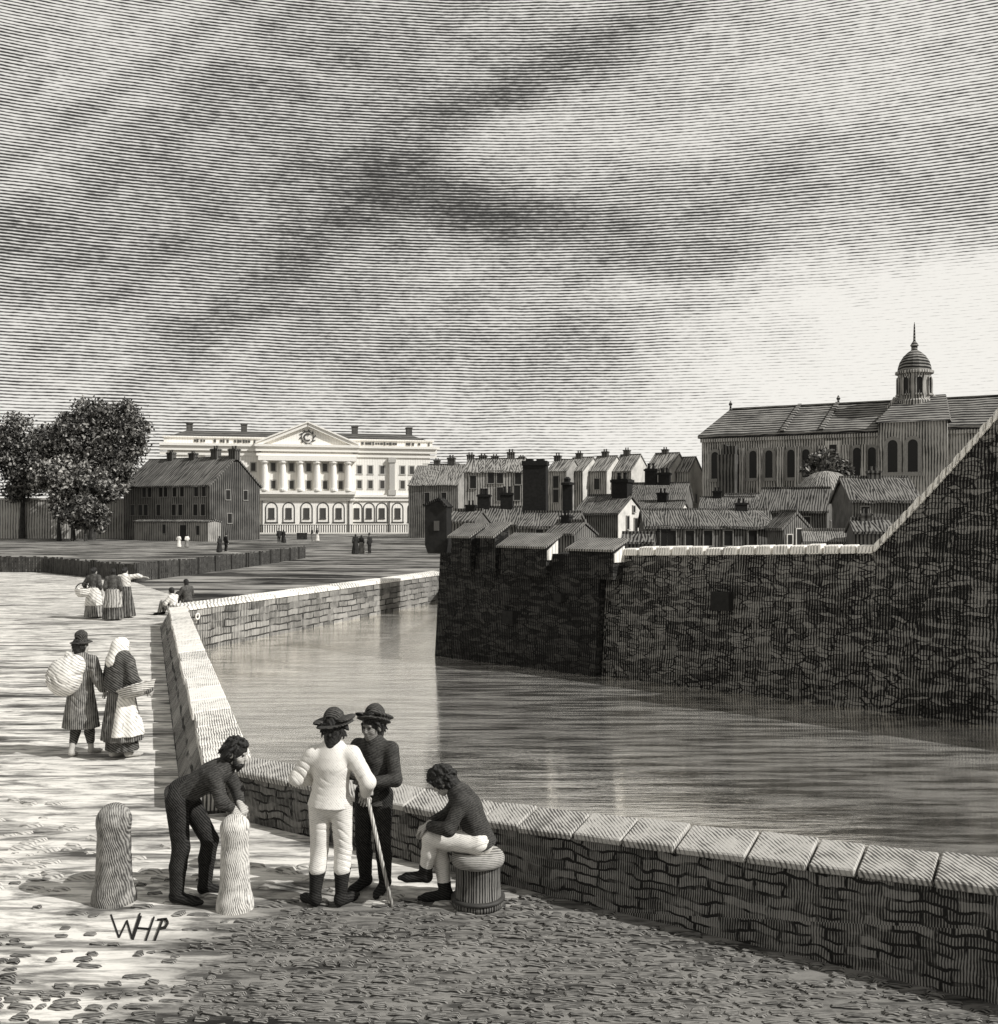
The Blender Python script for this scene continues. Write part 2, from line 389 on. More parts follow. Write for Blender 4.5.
def parapet(label, runs, land, thick, batter, mat, cmat, lo, hi, drop, gap=None):
    """runs: [(a, b, (height at a, at b) on the land side, the same on the water side)]"""
    t = thing('quay_wall', label, 'wall', (0, 0, 0), 0, 'low stone parapets of the quay')
    land = Vector(land).normalized()
    body, cop = MB(), MB()
    for a, b, zt, zw in runs:
        a, b = Vector(a), Vector(b)
        i0, i1 = a + land * thick, b + land * thick
        e0, e1 = a + land * (thick + batter), b + land * (thick + batter)
        g = drop - .004
        body.hexa([(*e0, -.25), (*e1, -.25), (*b, -1.4), (*a, -1.4), (*i0, zt[0] - g), (*i1, zt[1] - g), (*b, zw[1] - g), (*a, zw[0] - g)])
        coping(cop, a, b, thick, zt, zw, land, lo, hi, drop, land_gap=gap)
    body.build('wall_face', mat, t)
    cop.build('coping', cmat, t, bevel=.012)
    return t
nl = Vector((-.53, -.85))
parapet('long stone parapet beside the seated man, running to the lower right', [(K1, KM, (.55, .55), (.614, .636)), (KM, KR, (.55, .95), (.636, 1.06)), (KR, K0, (.95, .95), (1.06, 1.06))], nl, .30, .05, M_quay, M_coping, .28, .62, .065, .010)
dl = (K2 - K1).normalized(); ll = Vector((-dl.y, dl.x))
parapet('stone parapet running away from the viewer beside the walking couple', [(K1 - dl * .05, K2, (.60, .60), (.64, .64))], ll, .44, .42, M_quay_mid, M_coping_mid, .8, 1.5, .12, .04)
df = (K3 - K2).normalized(); lf = Vector((-df.y, df.x))
far = parapet('stone parapet on the far bend of the water below the meadow', [(K2 + lf * .02, K4, (.66, .66), (.60, .60))], lf, .50, .1, M_quay_far, M_coping_far, .9, 1.7, .13, .03)
ring = MB()
rc = Vector((*(K2 + df * .55 - lf * .07), .26))
for i in range(16):
    a0, a1 = 2 * math.pi * i / 16, 2 * math.pi * (i + 1) / 16
    p = lambda a: rc + Vector((df.x * math.cos(a), df.y * math.cos(a), math.sin(a))) * .09
    ring.tube(p(a0), p(a1), .025, .025, 6, False)
ring.build('mooring_ring', M_pale, far, True)

# ------------------------------------------------------------------ the dark river wall across the water
M_dark = line_mat('dark_rubble', .25, .007, .066, .60, wob=.9, amp=.45, stone=(.37, .095, .035, .22), rubble=True, bump=.7, bscale=5, patch=.30, pscale=.45, soft=.25)
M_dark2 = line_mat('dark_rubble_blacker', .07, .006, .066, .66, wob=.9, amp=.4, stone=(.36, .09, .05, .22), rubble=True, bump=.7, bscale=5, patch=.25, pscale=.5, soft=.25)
M_black = plain('soot_black', .014, .8, .3)
def WL(px, off=0.):
    """a point on the foot line of the wall, off metres towards the viewer"""
    X = (px - CX) / FPX * 29.49 / (1 + .875 * (px - CX) / FPX); D = 29.49 - .875 * X
    return Vector((X - .658 * off, D - .752 * off))
def WLp(px, off):
    """as WL, for the column in which the point is seen"""
    q = px
    for _ in range(6):
        p = WL(q, off); q += px - (CX + p.x / p.y * FPX)
    return WL(q, off)
def slab(mb, pts, thick=.9, z0=-1.4):
    """pts: [(px, z_top, off)] -> wall with a varying top"""
    for (p0, z0t, o0), (p1, z1t, o1) in zip(pts, pts[1:]):
        a, c = WL(p0, o0), WL(p1, o1); n = Vector((.658, .752)) * (thick + max(o0, 0))
        f0, f1 = a - Vector((.658, .752)) * .28, c - Vector((.658, .752)) * .28      # batter of the face
        mb.hexa([(*f0, z0), (*f1, z0), (*(c + n), z0), (*(a + n), z0), (*a, z0t), (*c, z1t), (*(c + n), z1t), (*(a + n), z0t)])
rw = thing('river_wall', 'tall dark rubble wall rising from the water with a pale stone coping', 'wall')
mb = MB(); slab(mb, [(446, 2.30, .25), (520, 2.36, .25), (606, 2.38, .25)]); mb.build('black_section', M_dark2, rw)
mb = MB(); slab(mb, [(606.5, 2.36, 0), (700, 2.44, 0), (800, 2.54, 0), (874, 2.60, 0), (1006, 5.60, 0), (1100, 5.64, 0), (1850, 5.66, 0)]); mb.build('wall_face', M_dark, rw)
mb = MB(); 
def cop_line(x0, z0, x1, z1, n, wd=.34):
    for i in range(n):
        f0, f1 = i / n + .004, (i + 1) / n - .004
        pa, pb = x0 + (x1 - x0) * f0, x0 + (x1 - x0) * f1
        za, zb = z0 + (z1 - z0) * f0, z0 + (z1 - z0) * f1
        j = random.uniform(-.02, .02); t = random.uniform(.17, .23)
        a, c = WL(pa, .10 + j), WL(pb, .10 + j); n2 = Vector((.658, .752)) * wd
        mb.hexa([(*a, za + .003), (*c, zb + .003), (*(c + n2), zb + .003), (*(a + n2), za + .003),
                 (*(a + n2 * .12), za + t), (*(c + n2 * .12), zb + t), (*(c + n2), zb + t + .02), (*(a + n2), za + t + .02)])
cop_line(622, 2.37, 874, 2.60, 15); cop_line(874, 2.60, 1006, 5.62, 20, .5); cop_line(1006, 5.62, 1100, 5.66, 8)
mb.build('coping', line_mat('river_coping', .92, .25, .075, .18, wob=.8, amp=.7, soft=.25, bump=.3, bscale=8), rw, bevel=.02)
for px, py, s in ((510, 617, .4), (722, 601, .5), (560, 598, .25)):
    p = WLp(px, .25 + .20 if px < 606 else .20); z = zat(py, p.y)
    MB().box((p.x, p.y, z), (s, .25, s * .9), math.atan2(-.658, .752)).build('opening', M_black, rw)

# ------------------------------------------------------------------ cobbles in the foreground
M_cob = line_mat('cobble', .27, .02, .020, .46, mode='dir', vec=(.12, 1., .5), wob=.9, amp=.6, soft=.35, bump=.5, bscale=16, patch=.45, pscale=1.1)
def cobbles():
    random.seed(11); mb = MB(); y = 5.0
    edge = lambda px: (892 if px > 300 else 903 if px > 222 else 962) + 8 * math.sin(px * .021) + 6 * math.sin(px * .057)
    while y < 9.75:
        x = -4.6 + random.random() * .3
        hh = random.uniform(.05, .11)
        while x < 5.0:
            wl = random.choice((random.uniform(.07, .15), random.uniform(.12, .30)))
            px = CX + (x + wl / 2) / y * FPX; py = HY + CAMZ / y * FPX
            dens = max(0., min(.98, (py - edge(px)) / 24))
            if px < 240 and py > 880: dens = max(dens, .16 if py < 945 else .4) * (1 if py < 960 else .75)
            if 105 < px < 172 and 908 < py < 945: dens = 0
            wall_y = 9.38 - .66 * x
            if random.random() < dens and y < wall_y - .05 - .66 * wl:
                c = Vector((x + wl / 2, y + random.uniform(-.03, .03), 0)); rz = random.uniform(-.16, .16)
                h = random.uniform(.008, .026); M = Matrix.Rotation(rz, 3, 'Z')
                a, d = wl / 2 - .004, hh / 2 - .002
                ring0 = []; ring1 = []; sk = random.uniform(-.3, .3); n = 9
                for k in range(n):
                    t = 2 * math.pi * k / n + random.uniform(-.25, .25)
                    ex = math.copysign(abs(math.cos(t)) ** .6, math.cos(t)) * a * random.uniform(.82, 1.06)
                    ey = math.copysign(abs(math.sin(t)) ** .6, math.sin(t)) * d * random.uniform(.75, 1.1)
                    ring0.append(c + M @ Vector((ex + sk * ey, ey, -.01))); ring1.append(c + M @ Vector((ex * .82 + sk * ey, ey * .7, h * random.uniform(.6, 1.2))))
                mb.add(ring0 + ring1, [(k, (k + 1) % n, n + (k + 1) % n, n + k) for k in range(n)] + [tuple(range(n, 2 * n))])
            x += wl
        y += hh
    tag(mb.build('pavement', M_cob, smooth=False), kind='structure')
cobbles()
# loose stones that break the pale earth, lying in low ridges
def stones():
    random.seed(5); mb = MB()
    for i in range(420):
        px = random.uniform(-20, 470); py = random.choice((random.uniform(770, 905), random.uniform(620, 780)))
        p = gd(px, py)
        if p.y > 10.4 and p.x > -4.6 - (p.y - 12) * .35: continue
        if p.y > 8.9 - .62 * p.x - .25: continue
        s = random.uniform(.03, .10) * (1 if py > 770 else 1.3); rz = random.uniform(-.5, .5)
        M = Matrix.Rotation(rz, 3, 'Z'); n = 7
        r0 = [p + M @ Vector((math.cos(6.283 * k / n) * s * 1.7 * random.uniform(.8, 1.1), math.sin(6.283 * k / n) * s * .7, -.01)) for k in range(n)]
        r1 = [p + M @ Vector((math.cos(6.283 * k / n) * s * 1.1, math.sin(6.283 * k / n) * s * .4, s * random.uniform(.25, .45))) for k in range(n)]
        mb.add(r0 + r1, [(k, (k + 1) % n, n + (k + 1) % n, n + k) for k in range(n)] + [tuple(range(n, 2 * n))])
    tag(mb.build('gravel', line_mat('loose_stone', .55, .12, .03, .3, mode='dir', vec=(.2, 1, .4), wob=1.5, amp=.6, soft=.35)), 'loose stones scattered over the pale earth of the quay', kind='stuff')
stones()
# the engraver's signature, added as flat strokes lying on the ground
def initials():
    mb = MB()
    strokes = [[(111, 915), (119, 938), (127, 921), (132, 939), (140, 914)], [(141, 917), (133, 940)], [(154, 918), (146, 941)], [(137, 929), (150, 930)],
               [(163, 920), (155, 941)], [(157, 921), (166, 920), (168, 924), (165, 929), (159, 930)]]
    k = 0
    for st in strokes:
        for p, q in zip(st, st[1:]):
            a, c = gd(*p), gd(*q); d = (c - a).normalized(); n = Vector((-d.y, d.x, 0)) * .0065
            z = .006 + .0015 * k; k += 1
            mb.hexa([a - n, c - n, c + n, a + n] + [v + Vector((0, 0, z)) for v in (a - n, c - n, c + n, a + n)])
    tag(mb.build('engraver_signature', M_black), 'dark initials WHP, signature of the engraver, added flat on the ground in front of the left bollard', 'lettering')
initials()
# ================================================================== buildings
random.seed(21)
W_FAR = 'pale_wall'
def wall_m(name, light, dark, D, duty, **k): return line_mat(name, light, dark, max(.025, .0026 * D), duty, **{**dict(wob=.6, amp=.48, soft=.34, patch=.26, pscale=.35), **k})
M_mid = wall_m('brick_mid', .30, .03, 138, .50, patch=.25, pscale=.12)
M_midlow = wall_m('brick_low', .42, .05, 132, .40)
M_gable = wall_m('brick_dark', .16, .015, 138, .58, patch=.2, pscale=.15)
M_slate = wall_m('slate_dark', .24, .015, 135, .52, patch=.25, pscale=.2)
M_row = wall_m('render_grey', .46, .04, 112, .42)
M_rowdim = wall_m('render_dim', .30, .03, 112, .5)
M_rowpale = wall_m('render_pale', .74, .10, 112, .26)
M_rowroof = wall_m('slate_mid', .34, .03, 112, .48)
M_town = wall_m('town_brick', .24, .02, 52, .52, patch=.2)
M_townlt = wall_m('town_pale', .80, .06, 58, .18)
M_townroof = wall_m('town_slate', .22, .010, 50, .50, patch=.3, pscale=.6, amp=.5)
M_shedroof = wall_m('shed_slate', .30, .015, 32, .46, patch=.25, pscale=.8, amp=.5)
M_white = wall_m('limestone_pale', .90, .66, 190, .06, amp=.2)
M_whiteline = plain('limestone_trim', .86, .8, .06)
M_whiteshade = plain('limestone_grey', .46, .8, .1)
M_lead = wall_m('lead_roof', .15, .03, 190, .5, mode='dir', vec=(0, 0, 1))
M_church = wall_m('church_stone', .54, .035, 100, .44, patch=.5, pscale=.35)
M_churchroof = line_mat('church_slate', .28, .02, .33, .55, mode='dir', vec=(.05, .1, 1), wob=.7, amp=.5, patch=.2, pscale=.3)
M_pane = plain('window_dark', .02, .35)
M_paneex = plain('window_grey', .07, .35)
M_panemid = plain('window_dim', .08, .35)
M_trim = plain('window_trim', .55, .8, .1)
M_trimdim = plain('window_trim_dim', .30, .8, .1)
M_chim = wall_m('chimney_brick', .16, .02, 90, .5)

def window(parent, c, n, w, h, fr=.1, mat_f=None, mat_p=None, arch=False, name='window', cross=False, proud=.07):
    """c: centre on the wall face (local), n: outward unit vector (2-D, local)"""
    t = Vector((-n[1], n[0], 0)); nv = Vector((n[0], n[1], 0)); c = Vector(c)
    rz = math.atan2(t.y, t.x)
    mb = MB()
    def rect(u, z, a, b_, d0, d1): mb.box(c + t * u + nv * ((d0 + d1) / 2) + Vector((0, 0, z)), (a, d1 - d0, b_), rz)
    rect(-w / 2 - fr / 2, 0, fr, h + (0 if arch else 2 * fr), -.05, proud); rect(w / 2 + fr / 2, 0, fr, h + (0 if arch else 2 * fr), -.05, proud)
    rect(0, -h / 2 - fr * .6, w + 2.6 * fr, fr * 1.1, -.05, proud * 1.6)
    if cross: rect(0, 0, fr * .5, h, -.02, proud * .7); rect(0, h * .08, w, fr * .5, -.02, proud * .68)
    if not arch: rect(0, h / 2 + fr / 2, w, fr, -.05, proud - .004)
    else:
        k = 8
        for i in range(k):
            a0, a1 = math.pi * i / k, math.pi * (i + 1) / k
            P2 = lambda a, r, d: c + t * (r * math.cos(a)) + nv * d + Vector((0, 0, h / 2 + r * math.sin(a)))
            r0, r1 = w / 2, w / 2 + fr
            mb.hexa([P2(a0, r0, -.05), P2(a1, r0, -.05), P2(a1, r1, -.05), P2(a0, r1, -.05), P2(a0, r0, proud), P2(a1, r0, proud), P2(a1, r1, proud), P2(a0, r1, proud)])
    f = mb.build(name, mat_f or M_trimdim, parent)
    pb = MB()
    if not arch: pb.box(c + nv * .0, (w, .05, h), rz)
    else:
        k = 10
        ol = [(-w / 2, -h / 2), (w / 2, -h / 2)] + [(w / 2 * math.cos(math.pi * i / k), h / 2 + w / 2 * math.sin(math.pi * i / k)) for i in range(k + 1)]
        m = len(ol)
        pts = [c + t * u + Vector((0, 0, z)) + nv * dd for dd in (-.03, .025) for u, z in ol]
        pb.add(pts, [tuple(range(m))[::-1], tuple(range(m, 2 * m))] + [(i, (i + 1) % m, m + (i + 1) % m, m + i) for i in range(m)])
    pb.build('pane', mat_p or M_pane, f)
    return f

def chimney(parent, c, w, d, z0, z1, mat=None, pots=2, name='chimney'):
    mb = MB(); h = z1 - z0; pot = min(.5, h * .22) if pots else 0
    mb.box((c[0], c[1], (z0 + z1 - pot) / 2), (w, d, h - pot))
    mb.box((c[0], c[1], z1 - pot - .12 * w), (w * 1.18, d * 1.18, .16 * w))
    for i in range(pots):
        u = (i + .5) / pots - .5
        mb.lathe((c[0] + u * w * .8, c[1], z1 - pot - .02), [(.12 * w, 0), (.10 * w, pot * .7), (.13 * w, pot), (.06 * w, pot)], 8)
    return mb.build(name, mat or M_chim, parent)

def house(label, xl, xr, ye, yr, D, th, W, base, wm, rm, gm=None, chim=(), win=(), gwin=(), door=None, group=None, name='house', over=.18, lean=False, cat='house', cm=None, fm=None, ridge_in=(0, 0), rt=.14):
    m = D / FPX
    L = (xr - xl) * m / math.cos(th)
    n = Vector((math.sin(th), -math.cos(th)))
    fc = Vector((((xl + xr) / 2 - CX) * m, D))
    c = fc - n * (W / 2)
    ze = zat(ye, D); zr = zat(yr, D + W / 2 * math.cos(th))
    t = thing(name, label, cat, (c.x, c.y, base), th, group)
    he, hr = ze - base, zr - base
    y0, y1 = -W / 2, W / 2
    sl = (hr - he) / (W / 2)
    apex = hr - rt * 1.15; se = he - rt * .15
    k = .0
    body = MB().prism([(y0, -.3), (y1, -.3), (y1, se - rt), (0, apex - .02), (y0, se - rt)], -L / 2, L / 2)
    body.build('wall', wm, t)
    if gm:
        MB().prism([(y0 + .02, .0), (y1 - .02, .0), (y1 - .02, se - rt - .03), (0, apex - .06), (y0 + .02, se - rt - .03)], L / 2 - .1, L / 2 + .035).build('gable_wall', gm, t)
    o = over
    ol = [(y0 - o, he - o * sl), (y0 - o, he - o * sl - rt), (0, hr - rt), (y1 + o, he - o * sl - rt), (y1 + o, he - o * sl), (0, hr)]
    mb = MB(); xa, xb = -L / 2 - o * .7, L / 2 + o * .7; ns = max(4, int((xb - xa) / max(.35, rt * 2.5))); rv = random.Random(label)
    lv = [[(q_[0] * (1 + rv.uniform(-.012, .012)), q_[1] + rv.uniform(-.22, .12) * rt * (1 if 0 < i_ < ns else .3)) for q_ in ol] for i_ in range(ns + 1)]
    for i_ in range(ns + 1):
        for (a_, c_) in ((4, 3), (5, 2), (0, 1)): lv[i_][c_] = (lv[i_][c_][0], lv[i_][a_][1] - rt)
    m_ = len(ol); vs_ = [(xa + (xb - xa) * i_ / ns, *q_) for i_ in range(ns + 1) for q_ in lv[i_]]
    mb.add(vs_, [tuple(range(m_))[::-1], tuple(range(ns * m_, ns * m_ + m_))] + [(i_ * m_ + k_, i_ * m_ + (k_ + 1) % m_, (i_ + 1) * m_ + (k_ + 1) % m_, (i_ + 1) * m_ + k_) for i_ in range(ns) for k_ in range(m_)])
    if any(ridge_in):
        mb.vs = [(v[0] + (ridge_in[0] if v[0] < 0 else -ridge_in[1]) * (1 if abs(v[1]) < 1e-6 else 0), v[1], v[2]) for v in mb.vs]
    mb.box((0, 0, hr + .02), (L + o * 1.2 - sum(ridge_in), .16, .10))
    roof = mb.build('roof', rm, t)
    for q in chim:      # (fraction along ridge, width m, top y px [, offset across])
        f, cw, ty = q[:3]; off = q[3] if len(q) > 3 else 0.
        zt = zat(ty, D + W / 2) - base
        chimney(roof, (-L / 2 + f * L, off, 0), cw, cw * .7, hr - abs(off) * sl - .5, zt, cm)
    for (px, py, ww, hh) in win:
        u = ((px - (xl + xr) / 2) * m) / math.cos(th)
        window(t, (u, y0, zat(py, D) - base), (0, -1), ww, hh, max(.05, .10 * ww), fm)
    for (v, z, ww, hh) in gwin:
        window(t, (L / 2 + (.035 if gm else 0), v, z), (1, 0), ww, hh, max(.05, .10 * ww), fm)
    if door:
        px, dw, dh = door; u = ((px - (xl + xr) / 2) * m) / math.cos(th)
        dmb = MB().box((u, y0 - .02, dh / 2), (dw, .10, dh)); dmb.build('door', M_pane, t)
    return t

# ------------------------------------------------------------------ long terrace and yard wall on the left
bw_ = thing('yard_wall', 'long pale boundary wall behind the tree trunks at the left', 'wall', (-62, 147, 0), R(2))
MB().box((0, 0, 2.7), (36, .6, 6.0)).build('wall_face', wall_m('yard_wall_stone', .62, .07, 147, .34), bw_)
MB().box((0, 0, 5.8), (36.3, .9, .25)).build('coping', M_trim, bw_)
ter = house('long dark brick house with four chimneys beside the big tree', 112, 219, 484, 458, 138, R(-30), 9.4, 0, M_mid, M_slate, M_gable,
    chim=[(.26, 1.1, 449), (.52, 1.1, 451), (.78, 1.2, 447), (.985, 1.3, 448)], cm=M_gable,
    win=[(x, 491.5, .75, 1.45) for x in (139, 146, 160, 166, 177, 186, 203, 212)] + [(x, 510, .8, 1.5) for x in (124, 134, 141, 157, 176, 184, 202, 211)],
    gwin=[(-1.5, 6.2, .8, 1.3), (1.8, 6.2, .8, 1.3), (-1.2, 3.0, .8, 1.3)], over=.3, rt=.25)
ter2 = house('low lean-to range with a pale wall in front of the long brick house', 124, 216, 521, 519.5, 133.4, R(-30), 2.2, 0, M_midlow, M_slate, None, win=[(163, 529, .6, 1.2), (204, 530, .6, 1.2)], door=(186, 1., 2.1), name='outbuilding', cat='outbuilding', over=.15)

# ------------------------------------------------------------------ the great white building
EX = thing('exchange_building', 'big white classical building with a columned front and a pediment', 'building', (-37.3, 190, 0), R(14))
EXW, EXD = 51.0, 22.0
def ez(py): return zat(py, 190)
def ex(px): return (px - 302.5) * .19 / math.cos(R(14)) * .98
mb = MB().box((0, EXD / 2, ez(446) / 2 - .2), (EXW - 2, EXD, ez(446) + .4)); mb.build('wall', M_white, EX)
mb = MB()   # centre block that stands forward
mb.box((ex(307), -.35, ez(448) / 2), (ex(351) - ex(262), 1.1, ez(448))); mb.build('centre_bay', M_white, EX)
mb = MB()
for y0_, y1_, pr in ((447.5, 445, .9), (452, 447.5, .55), (456.5, 453.5, .25)):
    for (a, c2, fwd) in ((168, 258.5, 0), (258.5, 355.5, .95), (355.5, 437, 0)):
        mb.box(((ex(a) + ex(c2)) / 2, -pr / 2 - fwd / 2 + .15, (ez(y0_) + ez(y1_)) / 2), (ex(c2) - ex(a) - .01 + (pr if fwd else 0), pr + fwd + .3, ez(y1_) - ez(y0_) - .012))
mb.box((ex(437) + .2, EXD / 2, (ez(447.5) + ez(445)) / 2), (.9, EXD, ez(445) - ez(447.5) - .05))
mb.build('cornice', M_whiteline, EX)
mb = MB()
for y0_, y1_, pr in ((497, 494.5, .55), (500.5, 497.6, .3)):
    for (a, c2, fwd) in ((170, 259.5, 0), (259.5, 353, 1.0), (353, 436, 0)):
        mb.box(((ex(a) + ex(c2)) / 2, -(pr + fwd) / 2 + .1, (ez(y0_) + ez(y1_)) / 2), (ex(c2) - ex(a) - .01, pr + fwd + .2, ez(y1_) - ez(y0_)))
mb.build('string_course', M_whiteline, EX)
mb = MB()
mb.box((0, 3.5, (ez(445) + ez(438.5)) / 2), (EXW - .6, 4.5, ez(438.5) - ez(445) - .02)); mb.box((0, 3.5, ez(438.3)), (EXW, 5.1, .25))
mb.build('attic', M_white, EX)
mb = MB(); random.seed(4)
for side, n0, n1 in ((-1, 200, 262), (1, 352, 431)):
    x = n0
    while x < n1:
        if random.random() < .8: mb.box((ex(x), 1.2, (ez(443.6) + ez(440.4)) / 2), (random.uniform(.28, .5), .16, random.uniform(.35, .62)))
        x += random.uniform(2.1, 4.0)
mb.build('attic_relief', M_panemid, EX)
mb = MB()   # hipped lead roof
x0, x1, zb, zt = ex(174), ex(431), ez(438.2), ez(429.5)
mb.add([(x0, 1.8, zb), (x1, 1.8, zb), (x1, EXD, zb), (x0, EXD, zb), (x0 + 3.2, 7, zt), (x1 - 3.2, 7, zt), (x1 - 3.2, EXD - 5, zt), (x0 + 3.2, EXD - 5, zt)],
       [(0, 1, 5, 4), (1, 2, 6, 5), (2, 3, 7, 6), (3, 0, 4, 7), (4, 5, 6, 7), (3, 2, 1, 0)])
xroof = mb.build('roof', M_lead, EX)
for px in (193, 246, 358, 415): chimney(xroof, (ex(px), 8, 0), 1.15, 1.2, ez(432), ez(421.5), M_chim, 0)
# pediment
def tri(mb, a, c2, y0_, ya, d0, d1, inset=0.):
    xa, xb, z0_, z1_ = ex(a), ex(c2), ez(y0_), ez(ya)
    mb.prism([(xa, z0_), (xb, z0_), ((xa + xb) / 2, z1_)], d0, d1, 'y')
mb = MB(); tri(mb, 262, 352, 445, 426, -.75, 6); mb.build('tympanum', M_white, EX)
mb = MB()
for (p, q) in (((257, 444.6), (306.7, 423.6)), ((357, 444.6), (307.3, 423.6))):
    a, c2 = Vector((ex(p[0]), 0, ez(p[1]))), Vector((ex(q[0]), 0, ez(q[1])))
    dn = Vector((0, 0, -.62))
    mb.hexa([a + Vector((0, -1.45, 0)) + dn, c2 + Vector((0, -1.45, 0)) + dn, c2 + Vector((0, 6, 0)) + dn, a + Vector((0, 6, 0)) + dn,
             a + Vector((0, -1.45, 0)), c2 + Vector((0, -1.45, 0)), c2 + Vector((0, 6, 0)), a + Vector((0, 6, 0))])
    mb.hexa([a + Vector((0, -1.7, .02)), c2 + Vector((0, -1.7, .02)), c2 + Vector((0, 6, .02)), a + Vector((0, 6, .02)),
             a + Vector((0, -1.7, .32)), c2 + Vector((0, -1.7, .32)), c2 + Vector((0, 6, .32)), a + Vector((0, 6, .32))])
mb.build('raking_cornice', M_whiteline, EX)
mb = MB(); mb.tube((ex(304), -.86, ez(438)), (ex(304), -.86, ez(438)), .01, .01, 3)
mb = MB(); cx_, cz_ = ex(307), ez(437.5)
def arc(r, a0, a1, rr, n=14):
    for i in range(n):
        A, B = a0 + (a1 - a0) * i / n, a0 + (a1 - a0) * (i + 1) / n
        mb.tube((cx_ + r * math.cos(A), -.85, cz_ + r * math.sin(A)), (cx_ + r * math.cos(B), -.85, cz_ + r * math.sin(B)), rr, rr, 5)
arc(.62, R(50), R(310), .15); arc(1.12, 0, R(360), .07, 20)
for i in range(10):
    A = 2 * math.pi * i / 10
    mb.tube((cx_ + 1.15 * math.cos(A), -.85, cz_ + 1.15 * math.sin(A)), (cx_ + 1.6 * math.cos(A + .25), -.85, cz_ + 1.5 * math.sin(A + .25)), .19, .05, 5)
mb.build('emblem', M_panemid, EX)
for px in (265.7, 283, 299.7, 316, 332, 346.5):
    mb = MB(); zb, zt = ez(491), ez(461.5)
    mb.lathe((ex(px), -1.5, 0), [(.85, zb), (.85, zb + .35), (.68, zb + .4), (.66, zb + 1.5), (.56, zt - .75), (.62, zt - .62), (.62, zt - .5), (.88, zt - .35), (.88, zt)], 14)
    mb.build('column', M_whiteline, EX, smooth=False)
for px in (391, 214):
    mb = MB(); zb, zt = ez(494.6), ez(456.8)
    mb.box((ex(px), -.25, (zb + zt) / 2), (1.05, .7, zt - zb)); mb.box((ex(px), -.3, zb + .5), (1.5, .9, 1.)); mb.box((ex(px), -.3, zt - .45), (1.5, .9, .9))
    mb.build('pilaster', M_whiteshade, EX)
mb = MB(); mb.box((ex(307), -.95, (ez(491) + ez(494.4)) / 2), (ex(354) - ex(260), 2.3, ez(491) - ez(494.4))); mb.box((ex(307), -1.2, (ez(461.4) + ez(457)) / 2), (ex(354.5) - ex(259.5), 2.4, ez(457) - ez(461.4) - .02)); mb.build('entablature', M_whiteline, EX)
for px in (255, 274, 291.5, 308, 324, 339.3): 
    for py in (467.5, 485): window(EX, (ex(px), -.9 if px > 262 else 0, ez(py)), (0, -1), .8, 1.5, .2, M_whiteshade, M_paneex)
for px in (358.5, 369.5, 381.5, 402, 411.5, 423, 230, 200, 185):
    for py in (469, 484): window(EX, (ex(px), 0, ez(py)), (0, -1), .8, 1.5, .2, M_whiteshade, M_paneex)
for px in (272.3, 288.8, 306, 322, 337.5, 355.6, 368, 381, 397, 413, 250, 232):
    window(EX, (ex(px), -.9 if 262 < px < 351 else 0, ez(515)), (0, -1), 1.9, 2.6, .2, M_panemid, M_white, arch=True, name='archway')
    window(EX, (ex(px), -.96 if 262 < px < 351 else -.06, ez(513.5)), (0, -1), .72, 1.7, .2, M_panemid, M_paneex)
for px in (347.5, 388.5, 263.5):
    MB().box((ex(px), -1.0 if px < 352 else -.12, (ez(500.8) + .0) / 2), (.16, .3, ez(500.8))).build('downpipe', M_panemid, EX)
rl = thing('railing', 'long iron railing with a pale kerb in front of the big white building', 'railing', (-33, 184, 0), R(4))
mb = MB(); n = 74
for i in range(n): mb.box((-15 + 31 * i / (n - 1), 0, .85), (.18, .12, 1.5))
mb.build('bars', M_iron, rl)
MB().box((.5, 0, 1.62), (31.4, .16, .12)).build('rail', M_iron, rl)
MB().box((.5, 0, .1), (31.6, .5, .28)).build('kerb', M_whiteline, rl)

# ------------------------------------------------------------------ houses at the far side, middle distance
far_g = 'far town houses beyond the water'
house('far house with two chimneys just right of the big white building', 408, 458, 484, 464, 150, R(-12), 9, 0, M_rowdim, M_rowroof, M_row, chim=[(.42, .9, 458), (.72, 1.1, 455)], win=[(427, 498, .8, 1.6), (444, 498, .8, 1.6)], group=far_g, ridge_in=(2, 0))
house('far row of houses with five chimneys along its roof', 464, 523, 471, 458.5, 112, R(-6), 8, 0, M_row, M_rowroof, None, chim=[(.03, .8, 452), (.25, .9, 453), (.46, .8, 454), (.74, .85, 449), (.93, .7, 455)],
      win=[(473, 482, .7, 1.4), (491, 477, .7, 1.4), (500, 477, .7, 1.4), (518, 478, .7, 1.4), (485, 495, .7, 1.4), (500, 494, .7, 1.5), (517, 493, .7, 1.6)], group=far_g)
house('narrow grey far house with a tall stack, left of three gabled houses', 548, 566, 470, 459.5, 118, R(-26), 5, 0, M_row, M_rowroof, None, chim=[(.1, .8, 453)], win=[(556, 482, .7, 1.4), (556, 496, .7, 1.5)], group=far_g)
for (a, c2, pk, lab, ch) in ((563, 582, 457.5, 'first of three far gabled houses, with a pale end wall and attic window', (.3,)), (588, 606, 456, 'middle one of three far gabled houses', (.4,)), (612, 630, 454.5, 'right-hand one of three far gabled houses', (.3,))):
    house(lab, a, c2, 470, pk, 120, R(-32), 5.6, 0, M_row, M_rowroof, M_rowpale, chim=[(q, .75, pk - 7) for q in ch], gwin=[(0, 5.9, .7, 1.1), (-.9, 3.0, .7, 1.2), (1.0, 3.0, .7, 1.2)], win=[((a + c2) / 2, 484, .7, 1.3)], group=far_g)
house('far house with a grey side and pale gable behind two black stacks', 648, 669, 467, 453, 112, R(-32), 5.2, 0, M_row, M_rowroof, M_rowpale, chim=[(.4, .7, 447)], gwin=[(0, 5.7, .7, 1.1), (-.6, 3.2, .7, 1.2)], group=far_g)
